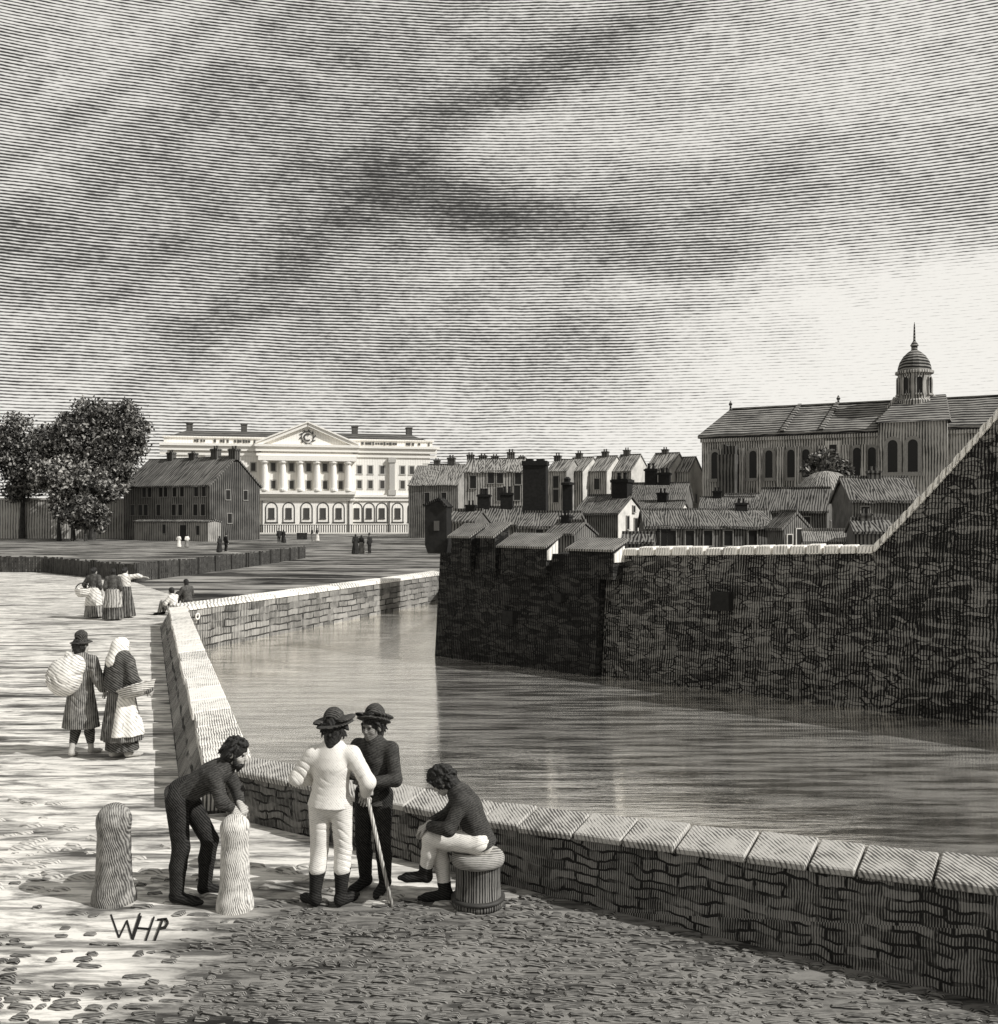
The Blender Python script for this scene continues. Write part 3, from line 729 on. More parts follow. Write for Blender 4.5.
house('small pale gabled far house next to the church end', 677, 688, 470, 457, 112, R(-32), 4.2, 0, M_row, M_rowroof, M_rowpale, gwin=[(0, 5.3, .6, 1.)], group=far_g)

# ------------------------------------------------------------------ the crowded roofs above the dark wall
tg = 'small dark houses above the river wall'
G0 = 1.45
house('low dark house with a long slate roof near the black corner turret', 468, 519, 523, 507, 50, R(-8), 3.2, G0, M_town, M_townroof, None, win=[(480, 533, .35, .6), (505, 533, .35, .6)], chim=[(.22, .62, 488), (.68, .62, 486)], cm=M_black, group=tg, over=.12)
house('dark house with a broad black chimney block beside its roof', 519, 573, 525, 512, 46, R(-16), 3.0, G0, M_town, M_townroof, M_town, win=[(540, 536, .35, .6), (560, 536, .35, .6)], group=tg, over=.12)
st = thing('chimney_stack', 'tall broad black chimney block standing among the roofs', 'chimney', at(535.5, 515, 48.5).to_2d().to_3d() + Vector((0, 0, G0)), R(-10))
MB().box((0, 0, 2.25), (1.12, .9, 4.55)).build('shaft', M_black, st)
MB().box((0, 0, zat(463.5, 48.5) - G0), (1.22, 1.0, .22)).box((-.28, 0, zat(462, 48.5) - G0), (.3, .6, .3)).box((.25, 0, zat(462, 48.5) - G0), (.34, .6, .26)).build('chimney_cap', M_black, st)
for (px, yt, wd, D, lab) in ((567.5, 484, .5, 52, 'slim black chimney with a round pot, between the broad stack and the pale gable'),):
    c = thing('chimney_stack', lab, 'chimney', (at(px, 515, D).x, D, G0), R(-10))
    MB().box((0, 0, (zat(yt, D) - G0) / 2), (wd, wd * .8, zat(yt, D) - G0)).build('shaft', M_black, c)
    MB().lathe((0, 0, zat(yt, D) - G0 - .05), [(wd * .7, 0), (wd * .7, .12), (wd * .3, .16), (wd * .34, .32), (wd * .15, .42)], 10).build('chimney_pot', M_black, c)
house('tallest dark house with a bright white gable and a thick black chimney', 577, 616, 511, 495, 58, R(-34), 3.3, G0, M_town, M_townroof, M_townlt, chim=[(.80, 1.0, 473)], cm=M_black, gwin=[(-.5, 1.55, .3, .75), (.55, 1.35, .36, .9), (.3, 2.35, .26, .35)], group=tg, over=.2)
house('long low house with small square windows behind the pale coping', 646, 774, 525, 509.5, 50, R(-3), 4, G0, M_town, M_townroof, None, win=[(x, 538, .42, .75) for x in (656, 672, 690, 708, 728, 752)], door=(664, .7, 1.5), chim=[(.80, .55, 498)], cm=M_black, group=tg, over=.15)
house('small dark cottage with a white edged gable, right of the long low house', 770, 780, 526, 511, 48, R(-62), 1.75, G0, M_town, M_townroof, M_town, gwin=[(.1, .95, .34, .75), (-.5, .8, .3, .5)], group=tg, over=.1, fm=M_trim)
house('dark slate house with a black chimney in front of the church end', 622, 682, 499, 483, 76, R(-18), 5, G0, M_town, M_townroof, M_town, chim=[(.62, .9, 468), (.40, .9, 463)], cm=M_black, gwin=[(0, 1.6, .6, 1.)], group=tg)
house('house with a steep slate roof and a gable below the round bush', 763, 822, 508, 488, 56, R(-24), 3.0, G0, M_town, M_townroof, M_town, gwin=[(0, 1.2, .4, .9)], win=[(785, 522, .4, .8), (805, 524, .4, .8)], group=tg, over=.2)
house('house with a broad plain slate roof beside the sloping coping', 853, 918, 498, 477, 48, R(-6), 4.2, G0, M_town, M_townroof, None, win=[(866, 515, .4, .8)], group=tg, chim=[(.5, .6, 466)])
house('low hut with a slate roof at the foot of the church', 728, 772, 505, 494, 72, R(-10), 3.5, G0, M_town, M_townroof, M_town, group=tg, name='hut', cat='hut')
hh = thing('thatched_hut', 'hut with a round thatched roof under the bush', 'hut', (at(826, 515, 66).x, 66, G0), 0)
MB().lathe((0, 0, -.2), [(1.9, 0), (1.85, 2.2)], 20).build('wall', M_town, hh)
MB().lathe((0, 0, zat(491, 66) - G0), [(2.25, 0), (1.9, .35), (1.3, .85), (.75, 1.2), (.1, 1.32)], 22, .06).build('roof', wall_m('thatch', .36, .03, 60, .45, mode='vert', amp=.5), hh)

house('narrow slate roofed house with a crooked stack between the long low house and the church', 702, 752, 507, 497, 64, R(-14), 3.2, G0, M_town, M_townroof, M_town, chim=[(.3, .55, 487)], cm=M_black, group=tg)
house('small house with a pale end just behind the tall black stacks', 636, 676, 511, 501, 60, R(-26), 2.8, G0, M_town, M_townroof, M_townlt, chim=[(.5, .6, 488)], cm=M_black, group=tg)
house('tiny low roofed house between the white gable and the river wall coping', 622, 652, 541, 533, 36, R(-12), 1.5, G0, M_town, M_townroof, M_town, group=tg, over=.08, rt=.08)
house('little dark house squeezed behind the first two sheds', 447, 474, 520, 510, 42, R(-20), 1.8, G0, M_town, M_townroof, M_town, chim=[(.6, .42, 500)], cm=M_black, group=tg, over=.1, rt=.1)
house('low dark house end on, behind the longest shed', 548, 572, 532, 521, 40, R(-40), 1.6, G0, M_town, M_townroof, M_town, chim=[(.3, .4, 510)], cm=M_black, group=tg, over=.1, rt=.1)
house('low outhouse with a patched roof in front of the house below the bush', 806, 846, 540, 530, 38, R(-14), 1.6, G0, M_town, M_shedroof, M_town, group=tg, over=.1, rt=.1)
house('roof half hidden behind the foot of the sloping coping', 856, 892, 530, 519, 36, R(-10), 1.8, G0, M_town, M_townroof, M_town, chim=[(.4, .4, 508)], group=tg, over=.1, rt=.1)
# sheds that lean out over the wall top
random.seed(9)
def shed(label, xl, xr, yt, yl, out=.45, end=None):
    pc = WLp((xl + xr) / 2, out); D = pc.y; rz = math.atan2(-.658, .752)
    L = (WLp(xr, out) - WLp(xl, out)).length - .1
    t = thing('shed', label, 'shed', (pc.x, pc.y, 2.0), rz, 'small sheds perched on the river wall')
    zl, zt = zat(yl, D) - 2.0, zat(yt, D + .45) - 2.0
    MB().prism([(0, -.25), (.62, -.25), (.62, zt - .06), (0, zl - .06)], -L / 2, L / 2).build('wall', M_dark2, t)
    MB().prism([(-.12, zl - .06), (.68, zt + .0), (.68, zt + .06), (-.12, zl + .0)], -L / 2 - .06, L / 2 + .06).build('roof', M_shedroof, t)
    if end: MB().prism([(.04, .2), (.5, .2), (.5, zt - .14), (.04, zl - .12)], L / 2, L / 2 + .03).build('end_boards', end, t)
    return t
shed('leftmost small shed with a slate roof on the river wall', 450, 472, 525, 536)
shed('second small shed from the left on the river wall', 479, 496, 524, 536)
shed('longest shed on the river wall, with a pale end', 499, 547, 535, 546, .5, M_townlt)
shed('rightmost shed on the river wall, beside the start of the pale coping', 567, 614, 540, 549, .5, M_townlt)
tw = thing('corner_turret', 'black turret overhanging the corner of the river wall at the bend', 'turret', (WLp(438, .1).x, WLp(438, .1).y, 2.52), R(-10))
MB().prism([(-.34, .0), (-.25, -.25), (.30, -.25), (.34, .0), (.34, 1.12), (.10, 1.38), (-.34, 1.2)], -.3, .4, 'y').build('wall', M_black, tw)
MB().box((-.13, .05, 1.33), (.56, .84, .07), 0, Matrix.Rotation(R(-22), 3, 'Y')).box((.24, .05, 1.29), (.34, .84, .07), 0, Matrix.Rotation(R(46), 3, 'Y')).build('roof', M_dark2, tw)
MB().box((.03, -.31, .6), (.16, .06, .3)).build('opening', M_panemid, tw)

# ------------------------------------------------------------------ church on the right
TH = R(-28)
ch = thing('church', 'long dark stone church with arched windows and a domed lantern on its roof', 'church', (21.9, 108, 0), TH)
CL, CW = 31.5, 10.0
CE, CR = 12.0, 15.2
MB().box((CL / 2, CW / 2, CE / 2 - .2), (CL, CW, CE + .3)).build('wall', M_church, ch)
mb = MB(); o = .35
mb.add([(-o, -o, CE), (CL + o, -o, CE), (CL + o, CW + o, CE), (-o, CW + o, CE), (1.7, CW / 2, CR), (CL + o, CW / 2, CR), (-o, -o, CE - .3), (CL + o, -o, CE - .3), (CL + o, CW + o, CE - .3), (-o, CW + o, CE - .3)],
       [(0, 1, 5, 4), (1, 2, 5), (2, 3, 4, 5), (3, 0, 4), (6, 7, 1, 0), (7, 8, 2, 1), (8, 9, 3, 2), (9, 6, 0, 3), (9, 8, 7, 6)])
cr = mb.build('roof', M_churchroof, ch)
def cu(px):      # picture column -> place along the front
    k = (px - CX) / FPX; ca, sa = math.cos(TH), math.sin(TH)
    return (k * 108 - 21.9) / (ca - k * sa)
mb = MB()
for px in (783, 822): 
    u = cu(px); mb.hexa([(u - .2, -.4, CE + .02), (u + .2, -.4, CE + .02), (u + .9, CW / 2, CR + .02), (u + .5, CW / 2, CR + .02), (u - .2, -.4, CE + .28), (u + .2, -.4, CE + .28), (u + .9, CW / 2, CR + .28), (u + .5, CW / 2, CR + .28)])
mb.box((CL / 2 + 1, CW / 2, CR + .06), (CL - 2, .3, .22))
for u in (1.8, cu(830)): mb.lathe((u, CW / 2, CR), [(.14, 0), (.10, .4), (.22, .6), (.05, .95)], 8)
mb.build('ridge', M_churchroof, cr)
mb = MB().box((CL / 2, -.12, CE - .55), (CL + .2, .3, .35)); mb.build('cornice', M_church, ch)
for px in (715, 753, 769, 791, 806, 857, 872): window(ch, (cu(px), 0, 8.6), (0, -1), .75, 2.5, .3, M_trimdim, M_pane, arch=True)
window(ch, (cu(733), 0, 9.3), (0, -1), 1.5, 1.3, .3, M_church, M_panemid)
window(ch, (cu(833), 0, 9.1), (0, -1), .75, 3.0, .4, wall_m('church_pale', .74, .2, 100, .2), M_pane)
for px in (714, 752, 771, 790, 808, 834, 856, 873): window(ch, (cu(px), 0, 4.4), (0, -1), .8, 1.5, .25, M_trimdim, M_pane)
for px in (723, 743, 761, 781, 799, 822, 846, 864): MB().box((cu(px), -.35, 5.2), (.5 if px not in (781, 822, 846) else .7, .7, 10.6)).build('buttress', M_church, ch)
# transept under the lantern
ua, ub = cu(880), cu(948)
tr = MB().box(((ua + ub) / 2, 1.2, 6.2), (ub - ua, 4.6, 12.6)); tr.build('transept_wall', M_church, ch)
zt0 = 12.5
mb = MB().add([(ua - .3, -1.5, zt0), (ub + .3, -1.5, zt0), (ub + .3, CW / 2, zt0), (ua - .3, CW / 2, zt0), (ua + 1.4, CW / 2 - .8, 15.6), (ub - .5, CW / 2 - .8, 15.6), (ub - .5, CW / 2, 15.6), (ua + 1.4, CW / 2, 15.6)],
      [(0, 1, 5, 4), (1, 2, 6, 5), (3, 0, 4, 7), (4, 5, 6, 7), (2, 3, 7, 6), (3, 2, 1, 0)])
mb.build('transept_roof', M_churchroof, ch)
for px in (894, 914): window(ch, (cu(px), -1.1, 9.0), (0, -1), .9, 2.7, .35, M_trimdim, M_pane, arch=True)
MB().box((cu(903), -1.13, 4.9), (.9, .3, 1.6)).build('door', M_pane, ch)
# tall dark stair tower against the front
MB().box((cu(731), -1.0, 4.9), (1.9, 2.0, 9.8)).box((cu(731) + .35, -1.0, 10.1), (1.0, 1.2, 1.2)).box((cu(728), -1.0, 10.0), (.45, 1.0, 1.8)).build('stair_tower', M_gable, ch)
# lantern
lu = cu(910); ln = MB(); zb = 14.0
LY = CW / 2 - .8
ln.lathe((lu, LY, zb), [(2.0, 0), (2.0, 1.0), (1.62, 1.2), (1.58, 3.7), (1.85, 3.8), (1.85, 4.05), (1.65, 4.1)], 16)
lo = ln.build('lantern', M_church, ch)
for i in range(8):
    A = math.pi * 2 * (i + .5) / 8
    n2 = (math.cos(A), math.sin(A)); window(lo, (lu + n2[0] * 1.58, LY + n2[1] * 1.58, zb + 2.4), n2, .5, 1.4, .13, M_church, M_pane, arch=True, proud=.12)
ln = MB().lathe((lu, LY, zb + 4.1), [(1.62, 0), (1.6, .35), (1.42, .95), (1.08, 1.5), (.6, 1.95), (.3, 2.15), (.3, 2.5), (.42, 2.6), (.25, 2.9), (.12, 3.1), (.07, 4.6), (.02, 5.0)], 16)
dm = ln.build('dome', M_churchroof, ch, smooth=False)
for sx in (-1, 1):
    mb = MB(); 
    for k in range(6):
        A0, A1 = R(180 - 36 * k), R(180 - 36 * (k + 1))
    mb.tube((lu + sx * 2.35, LY - .2, zb + .2), (lu + sx * 1.75, LY - .2, zb + 1.5), .42, .22, 8).tube((lu + sx * 2.3, LY - .2, zb - .6), (lu + sx * 2.3, LY - .2, zb + .7), .5, .45, 8)
    mb.build('scroll', M_church, ch)

# ------------------------------------------------------------------ paling fence at the meadow edge
fn = thing('paling_fence', 'long low dark paling fence along the edge of the meadow', 'fence')
mb = MB(); pb = MB(); random.seed(31)
pts = [Vector((-70, 66)), Vector((-27.3, 60)), Vector((-18.7, 51.4)), Vector((-16.6, 66)), Vector((-15.5, 80))]
for a, c2 in zip(pts, pts[1:]):
    L = (c2 - a).length; d = (c2 - a) / L; s = 0; rz = math.atan2(d.y, d.x)
    while s < L:
        p = a + d * s; h = random.uniform(.86, 1.0)
        mb.box((p.x, p.y, h / 2), (.19, .035, h), rz + random.uniform(-.05, .05), Matrix.Rotation(random.uniform(-.04, .04), 3, 'X')); s += .225
    s = 0
    while s < L: p = a + d * s; pb.box((p.x + .05, p.y + .07, .5), (.12, .12, .95), rz); s += 2.4
    q = (a + c2) / 2
    for z in (.25, .62): pb.box((q.x, q.y + .04, z), (L, .05, .07), rz)
mb.build('palings', line_mat('paling', .13, .008, .06, .55, mode='vert', wob=.5, amp=.5, patch=.3, pscale=.6), fn)
pb.build('posts', M_iron, fn)

# ------------------------------------------------------------------ trees
def tree(name, label, x, D, base, blobs, leaf, nleaf, mat_l, trunks, group=None, seed=1, cat='tree'):
    """blobs: [(px, py, radius px, depth offset m)]; trunks: [(px offset, radius m)]"""
    rng = np.random.default_rng(seed); m = D / FPX
    px0 = CX + x / m
    t = thing(name, label, cat, (x, D, base), 0, group)
    V = []; F = []
    bl = [(((px - px0) * m), dy, zat(py, D) - base, r * m) for px, py, r, dy in blobs]
    tot = sum(b_[3] ** 2 for b_ in bl)
    for (bx, by, bz, br) in bl:
        n = int(nleaf * br * br / tot)
        sub = rng.normal(size=(max(6, int(br * 7)), 3)); sub /= np.linalg.norm(sub, axis=1)[:, None]
        sub *= (rng.random((len(sub), 1)) ** .35) * .82
        for k in range(n):
            c = sub[rng.integers(len(sub))] + rng.normal(size=3) * .17
            if np.linalg.norm(c) > 1.12: c *= .9
            c = np.array((bx, by, bz)) + c * br * np.array((1, 1, .93))
            a = rng.normal(size=3); a /= np.linalg.norm(a); b2 = np.cross(a, rng.normal(size=3)); b2 /= np.linalg.norm(b2)
            s = leaf * rng.uniform(.6, 1.35)
            q = len(V)
            V += [c - a * s, c + b2 * s * .5, c + a * s, c - b2 * s * .5]; F.append((q, q + 1, q + 2, q + 3))
    me = bpy.data.meshes.new('crown'); me.from_pydata([tuple(v) for v in V], [], F)
    link_mesh('crown', me, mat_l, t)
    mb = MB(); rnd = random.Random(seed)
    for (ox, r) in trunks:
        pts = [Vector((ox, 0, -.3)), Vector((ox + rnd.uniform(-.2, .2) * r * 3, 0, bl[0][2] * .25)), Vector((ox + rnd.uniform(-.3, .3) * r * 3, 0, bl[0][2] * .5))]
        mb.tube(pts[0], pts[1], r * 1.25, r * .85, 9); mb.tube(pts[1], pts[2], r * .86, r * .65, 9)
        for (bx, by, bz, br) in bl:
            e = Vector((bx, by, bz)); k = pts[2].lerp(e, .5) + Vector((0, 0, -br * .15))
            mb.tube(pts[2], k, r * .55, r * .32, 7); mb.tube(k, e, r * .33, r * .12, 7)
            for _ in range(3):
                e2 = e + Vector((rnd.uniform(-.7, .7), rnd.uniform(-.6, .6), rnd.uniform(-.2, .7))) * br
                mb.tube(k, e2, r * .22, r * .05, 5)
    mb.build('trunk', M_bark, t)
    return t
M_bark = plain('bark', .05, .9, .4, 3.)
M_leaf = leaf_mat('leaf_dark', .012, .36)
M_leaf2 = leaf_mat('leaf_grey', .02, .55)
tree('broad_tree', 'largest broad dark tree with a round crown left of the long brick house', at(92, 515, 138).x, 138, 0,
     [(100, 424, 31, 0), (78, 440, 22, -2), (126, 424, 25, 1), (84, 446, 24, -1), (112, 449, 31, 0), (132, 442, 20, -1), (70, 428, 17, 0), (92, 470, 26, -1.5), (66, 462, 20, -1), (122, 474, 20, -2.5), (56, 440, 22, -1), (110, 492, 17, -6), (126, 494, 10, -6)], .27, 30000, M_leaf, [(0, .45), (-2.6, .3)], seed=2)
tree('leafy_tree', 'paler leafy tree below and left of the great round crown', at(66, 515, 134).x, 134, 0,
     [(70, 480, 26, 0), (92, 484, 24, 0), (112, 486, 17, 1), (50, 478, 20, 0), (58, 502, 15, 0)],   .26, 15000, M_leaf2, [(-.9, .28)], seed=3)
tree('small_tree', 'small dark leafy tree with thin stems below the larger crowns', at(82, 515, 130).x, 130, 0,
     [(82, 512, 18, 0), (99, 518, 15, 0), (68, 514, 13, 0)], .22, 7500, M_leaf, [(-1.2, .18), (.5, .2)], seed=4)
tree('tall_tree', 'tree cut by the left edge of the view beside the big crown', at(22, 515, 146).x, 146, 0,
     [(20, 440, 28, 0), (40, 462, 22, 0), (4, 462, 24, 0), (24, 480, 24, 0), (-12, 446, 24, 0)], .28, 16000, M_leaf, [(0, .4)], seed=5)
tree('round_bush', 'round leafy bush rising behind the thatched hut below the church', at(828, 515, 76).x, 76, 1.45,
     [(828, 463, 17, 0), (815, 468, 13, 0), (842, 468, 13, 0), (828, 474, 15, -1)], .20, 5200, M_leaf, [(0, .10)], seed=6, cat='bush')
# ================================================================== figures: continuous surfaces grown from rounded bones
def v3(*a): return np.array(a, dtype=np.float64)
def nrm(a): a = np.asarray(a, float); return a / (np.linalg.norm(a) + 1e-9)
class Form:
    """a signed distance field of rounded cones and ellipsoids, meshed as one closed surface"""
    def __init__(s, vox): s.vox = vox; s.pr = []; s.cuts = []; s.fold = None
    def cap(s, a, b, ra, rb, k=.03, ax=None, sq=1., sub=False):
        s.pr.append(('c', np.array(a, float), np.array(b, float), ra, rb, k, None if ax is None else nrm(ax), sq, sub)); return s
    def ell(s, c, r, k=.03, M=None, sub=False):
        s.pr.append(('e', np.array(c, float), np.array(r, float), M, None, k, None, 1, sub)); return s
    def chain(s, pts, rs, k=.03, ax=None, sq=1.):
        for i in range(len(pts) - 1): s.cap(pts[i], pts[i + 1], rs[i], rs[i + 1], k, ax, sq)
        return s
    def cut(s, p, n): s.cuts.append((np.array(p, float), nrm(n))); return s
    def mesh(s):
        lo, hi = v3(9, 9, 9), v3(-9, -9, -9); bbs = []
        for p in s.pr:
            if p[0] == 'c':
                r = max(p[3], p[4]); l, h = np.minimum(p[1], p[2]) - r, np.maximum(p[1], p[2]) + r
            else: r = p[2].max(); l, h = p[1] - r, p[1] + r
            bbs.append((l, h))
            if not p[8]: lo, hi = np.minimum(lo, l), np.maximum(hi, h)
        vx = s.vox; lo -= 3 * vx + .02; hi += 3 * vx + .02
        n = np.ceil((hi - lo) / vx).astype(int) + 1
        ax = [lo[i] + vx * np.arange(n[i]) for i in range(3)]
        D = np.full(n, .3, np.float32)
        for p, (l, h) in zip(s.pr, bbs):
            k = p[5]; mg = k + 2.5 * vx + .03
            i0 = np.maximum(np.floor((l - mg - lo) / vx).astype(int), 0); i1 = np.minimum(np.ceil((h + mg - lo) / vx).astype(int) + 1, n)
            if (i1 <= i0).any(): continue
            X, Y, Z = np.meshgrid(*[ax[i][i0[i]:i1[i]] for i in range(3)], indexing='ij')
            if p[0] == 'c':
                a, e, ra, rb, _, fx, sq = p[1:8]
                q = [X - a[0], Y - a[1], Z - a[2]]; d = e - a
                if fx is not None:
                    t = (sq - 1) * (q[0] * fx[0] + q[1] * fx[1] + q[2] * fx[2]); q = [q[i] + t * fx[i] for i in range(3)]
                    d = d + (sq - 1) * np.dot(d, fx) * fx
                L2 = np.dot(d, d) + 1e-9
                t = np.clip((q[0] * d[0] + q[1] * d[1] + q[2] * d[2]) / L2, 0, 1)
                dd = np.sqrt(sum((q[i] - t * d[i]) ** 2 for i in range(3))) - (ra + (rb - ra) * t)
            else:
                c, r, M = p[1], p[2], p[3]
                q = [X - c[0], Y - c[1], Z - c[2]]
                if M is not None: q = [M[i][0] * q[0] + M[i][1] * q[1] + M[i][2] * q[2] for i in range(3)]
                kk = np.sqrt(sum((q[i] / r[i]) ** 2 for i in range(3))); k2 = np.sqrt(sum((q[i] / r[i] ** 2) ** 2 for i in range(3))) + 1e-6
                dd = kk * (kk - 1) / k2
            sl = tuple(slice(i0[i], i1[i]) for i in range(3)); o = D[sl]
            if p[8]:
                hh = np.clip(.5 - .5 * (o + dd) / k, 0, 1); D[sl] = o * (1 - hh) + (-dd) * hh + k * hh * (1 - hh)
            else:
                hh = np.clip(.5 + .5 * (o - dd) / k, 0, 1); D[sl] = o * (1 - hh) + dd * hh - k * hh * (1 - hh)
        G = None
        if s.fold or s.cuts:
            G = np.meshgrid(*ax, indexing='ij')
            if s.fold: D = D + s.fold(*G).astype(np.float32)
            for p, nn in s.cuts:
                D = np.maximum(D, (G[0] - p[0]) * nn[0] + (G[1] - p[1]) * nn[1] + (G[2] - p[2]) * nn[2])
        return nets(D, lo, vx)
def nets(D, lo, vx):
    ins = D < 0; n = np.array(D.shape)
    S = np.zeros(n - 1); A = np.zeros((*(n - 1), 3))
    cr = [(i, j, k) for i in (0, 1) for j in (0, 1) for k in (0, 1)]
    sl = lambda c: tuple(slice(c[i], n[i] - 1 + c[i]) for i in range(3))
    for c in cr:
        for axs in range(3):
            if c[axs]: continue
            e = list(c); e[axs] = 1
            d0, d1 = D[sl(c)], D[sl(e)]
            x = ins[sl(c)] != ins[sl(e)]
            if not x.any(): continue
            t = np.where(x, d0 / np.where(x, d0 - d1, 1), 0)
            S += x
            for i in range(3): A[..., i] += np.where(x, (t if i == axs else c[i]), 0)
    act = S > 0; idx = -np.ones(n - 1, int); ii = np.argwhere(act); idx[act] = np.arange(len(ii))
    V = lo + vx * (ii + A[act] / S[act][:, None])
    F = []
    for axs in range(3):
        u, w = (axs + 1) % 3, (axs + 2) % 3
        a = [slice(1, n[i] - 1) for i in range(3)]; a[axs] = slice(0, n[axs] - 1)
        e = list(a); e[axs] = slice(1, n[axs])
        i0, i1 = ins[tuple(a)], ins[tuple(e)]
        for flip, mask in ((False, i0 & ~i1), (True, ~i0 & i1)):
            q = np.argwhere(mask)
            if not len(q): continue
            st = np.array([1, 1, 1]); st[axs] = 0; q = q + st
            def at_(du, dw):
                r = q.copy(); r[:, u] += du; r[:, w] += dw; return idx[r[:, 0], r[:, 1], r[:, 2]]
            f = np.stack([at_(-1, -1), at_(0, -1), at_(0, 0), at_(-1, 0)], 1)
            F.append(f[:, ::-1] if flip else f)
    F = np.concatenate(F) if F else np.zeros((0, 4), int)
    return V, F
def form_obj(name, form, mat, parent):
    V, F = form.mesh()
    me = bpy.data.meshes.new(name); me.from_pydata(V.tolist(), [], F.tolist()); me.update()
    return link_mesh(name, me, mat, parent, True)
def folds(amp, kx=28, kz=9, seed=0., thr=.2):
    """creases: narrow grooves that wander round the limb, with a little swelling between them"""
    def f(X, Y, Z):
        w1 = 1.6 * np.sin(9 * X + 7 * Y + seed) + 1.1 * np.sin(13 * Z - 8 * X + seed * 2)
        a = np.sin(kz * 4.2 * (Z + .55 * X + .3 * Y) + w1 + seed); b_ = np.sin(kz * 3.4 * (Z - .7 * X + .4 * Y) + 1.4 * np.sin(11 * Y + 5 * Z + seed) + seed * 1.7)
        m_ = (.5 + .5 * np.sin(9 * X + 8 * Z + 6 * Y + seed * 2.3)) ; q_ = np.clip(.5 + .9 * np.sin(11 * Z + 7 * X + seed * 3.1) * np.cos(9 * X - 6 * Z + 5 * Y + seed), 0, 1)
        c_ = np.sin(kx * 1.9 * (X - .6 * Y) + 3 * Z * m_ + 2 * np.sin(7 * Z + seed))
        return amp * q_ * .9 * (1.5 * np.clip(m_ * 1.6 - .5, 0, 1) * (1 - np.abs(a)) ** 2.5 + 1.2 * np.clip(.8 - m_ * 1.6, 0, 1) * (1 - np.abs(b_)) ** 2.5 + .25 * c_)
    return f
def pleats(amp, n, c=(0, 0), zt=1.):
    def f(X, Y, Z):
        A = np.arctan2(Y - c[1], X - c[0]); return amp * np.sin(n * A + 1.3 * np.sin(5 * Z)) * np.clip((zt - Z) * 2.2, 0, 1)
    return f

def pose(**kw):
    J = dict(pel=(0, 0, .93), chest=(0, 0, 1.25), neck=(0, -.01, 1.44), head=(0, .025, 1.575), hf=(0, 1, 0), hu=(0, 0, 1), fw=(0, 1, 0),
             shR=(.175, -.01, 1.385), elR=(.235, -.04, 1.11), wrR=(.25, .06, .87), hipR=(.09, 0, .90), knR=(.10, .02, .49), anR=(.11, -.03, .085), toR=(.13, .15, .03))
    for k in ('sh', 'el', 'wr', 'hip', 'kn', 'an', 'to'):
        a = J[k + 'R']; J[k + 'L'] = (-a[0], a[1], a[2])
    J.update(kw)
    return {k: np.array(v, float) for k, v in J.items()}

def hand(F, J, sd, k=.006, curl=.5, fingers=True):
    w = J['wr' + sd]; d = nrm(J.get('hd' + sd, w - J['el' + sd])); pn = J.get('pn' + sd, v3(-1 if sd == 'R' else 1, 0, 0))
    pn = nrm(pn - d * np.dot(pn, d)); s = np.cross(d, pn) * (1 if sd == 'R' else -1)
    if sd == 'R': s = np.cross(pn, d)
    else: s = np.cross(d, pn)
    F.cap(w - d * .02, w + d * .02, .027, .026, .015, pn, 1.25)
    for o in (-.024, 0, .024): F.cap(w + d * .02 + s * o * .6, w + d * .085 + s * o, .019, .017, .012, pn, 1.15)
    if not fingers: F.cap(w + d * .08, w + d * .14 + pn * .04, .03, .02, .02, pn, 1.3); return
    for i, (o, L) in enumerate(((.033, .072), (.011, .080), (-.011, .074), (-.032, .058))):
        b0 = w + d * .088 + s * o; c1 = curl * (1 + .12 * i)
        d1 = nrm(d * math.cos(c1) + pn * math.sin(c1) + s * o * 2.2); d2 = nrm(d * math.cos(c1 * 2) + pn * math.sin(c1 * 2) + s * o * 1.4)
        m_ = b0 + d1 * L * .52; F.cap(b0 - d * .01, m_, .0098, .0090, k); F.cap(m_, m_ + d2 * L * .5, .0090, .0075, k)
    t0 = w + d * .025 + s * .026; t1 = t0 + nrm(d * .7 + s * .75 + pn * .35) * .045; t2 = t1 + nrm(d * .9 + s * .25 + pn * .5) * .034
    F.cap(t0, t1, .0145, .0115, k); F.cap(t1, t2, .0115, .0085, k)

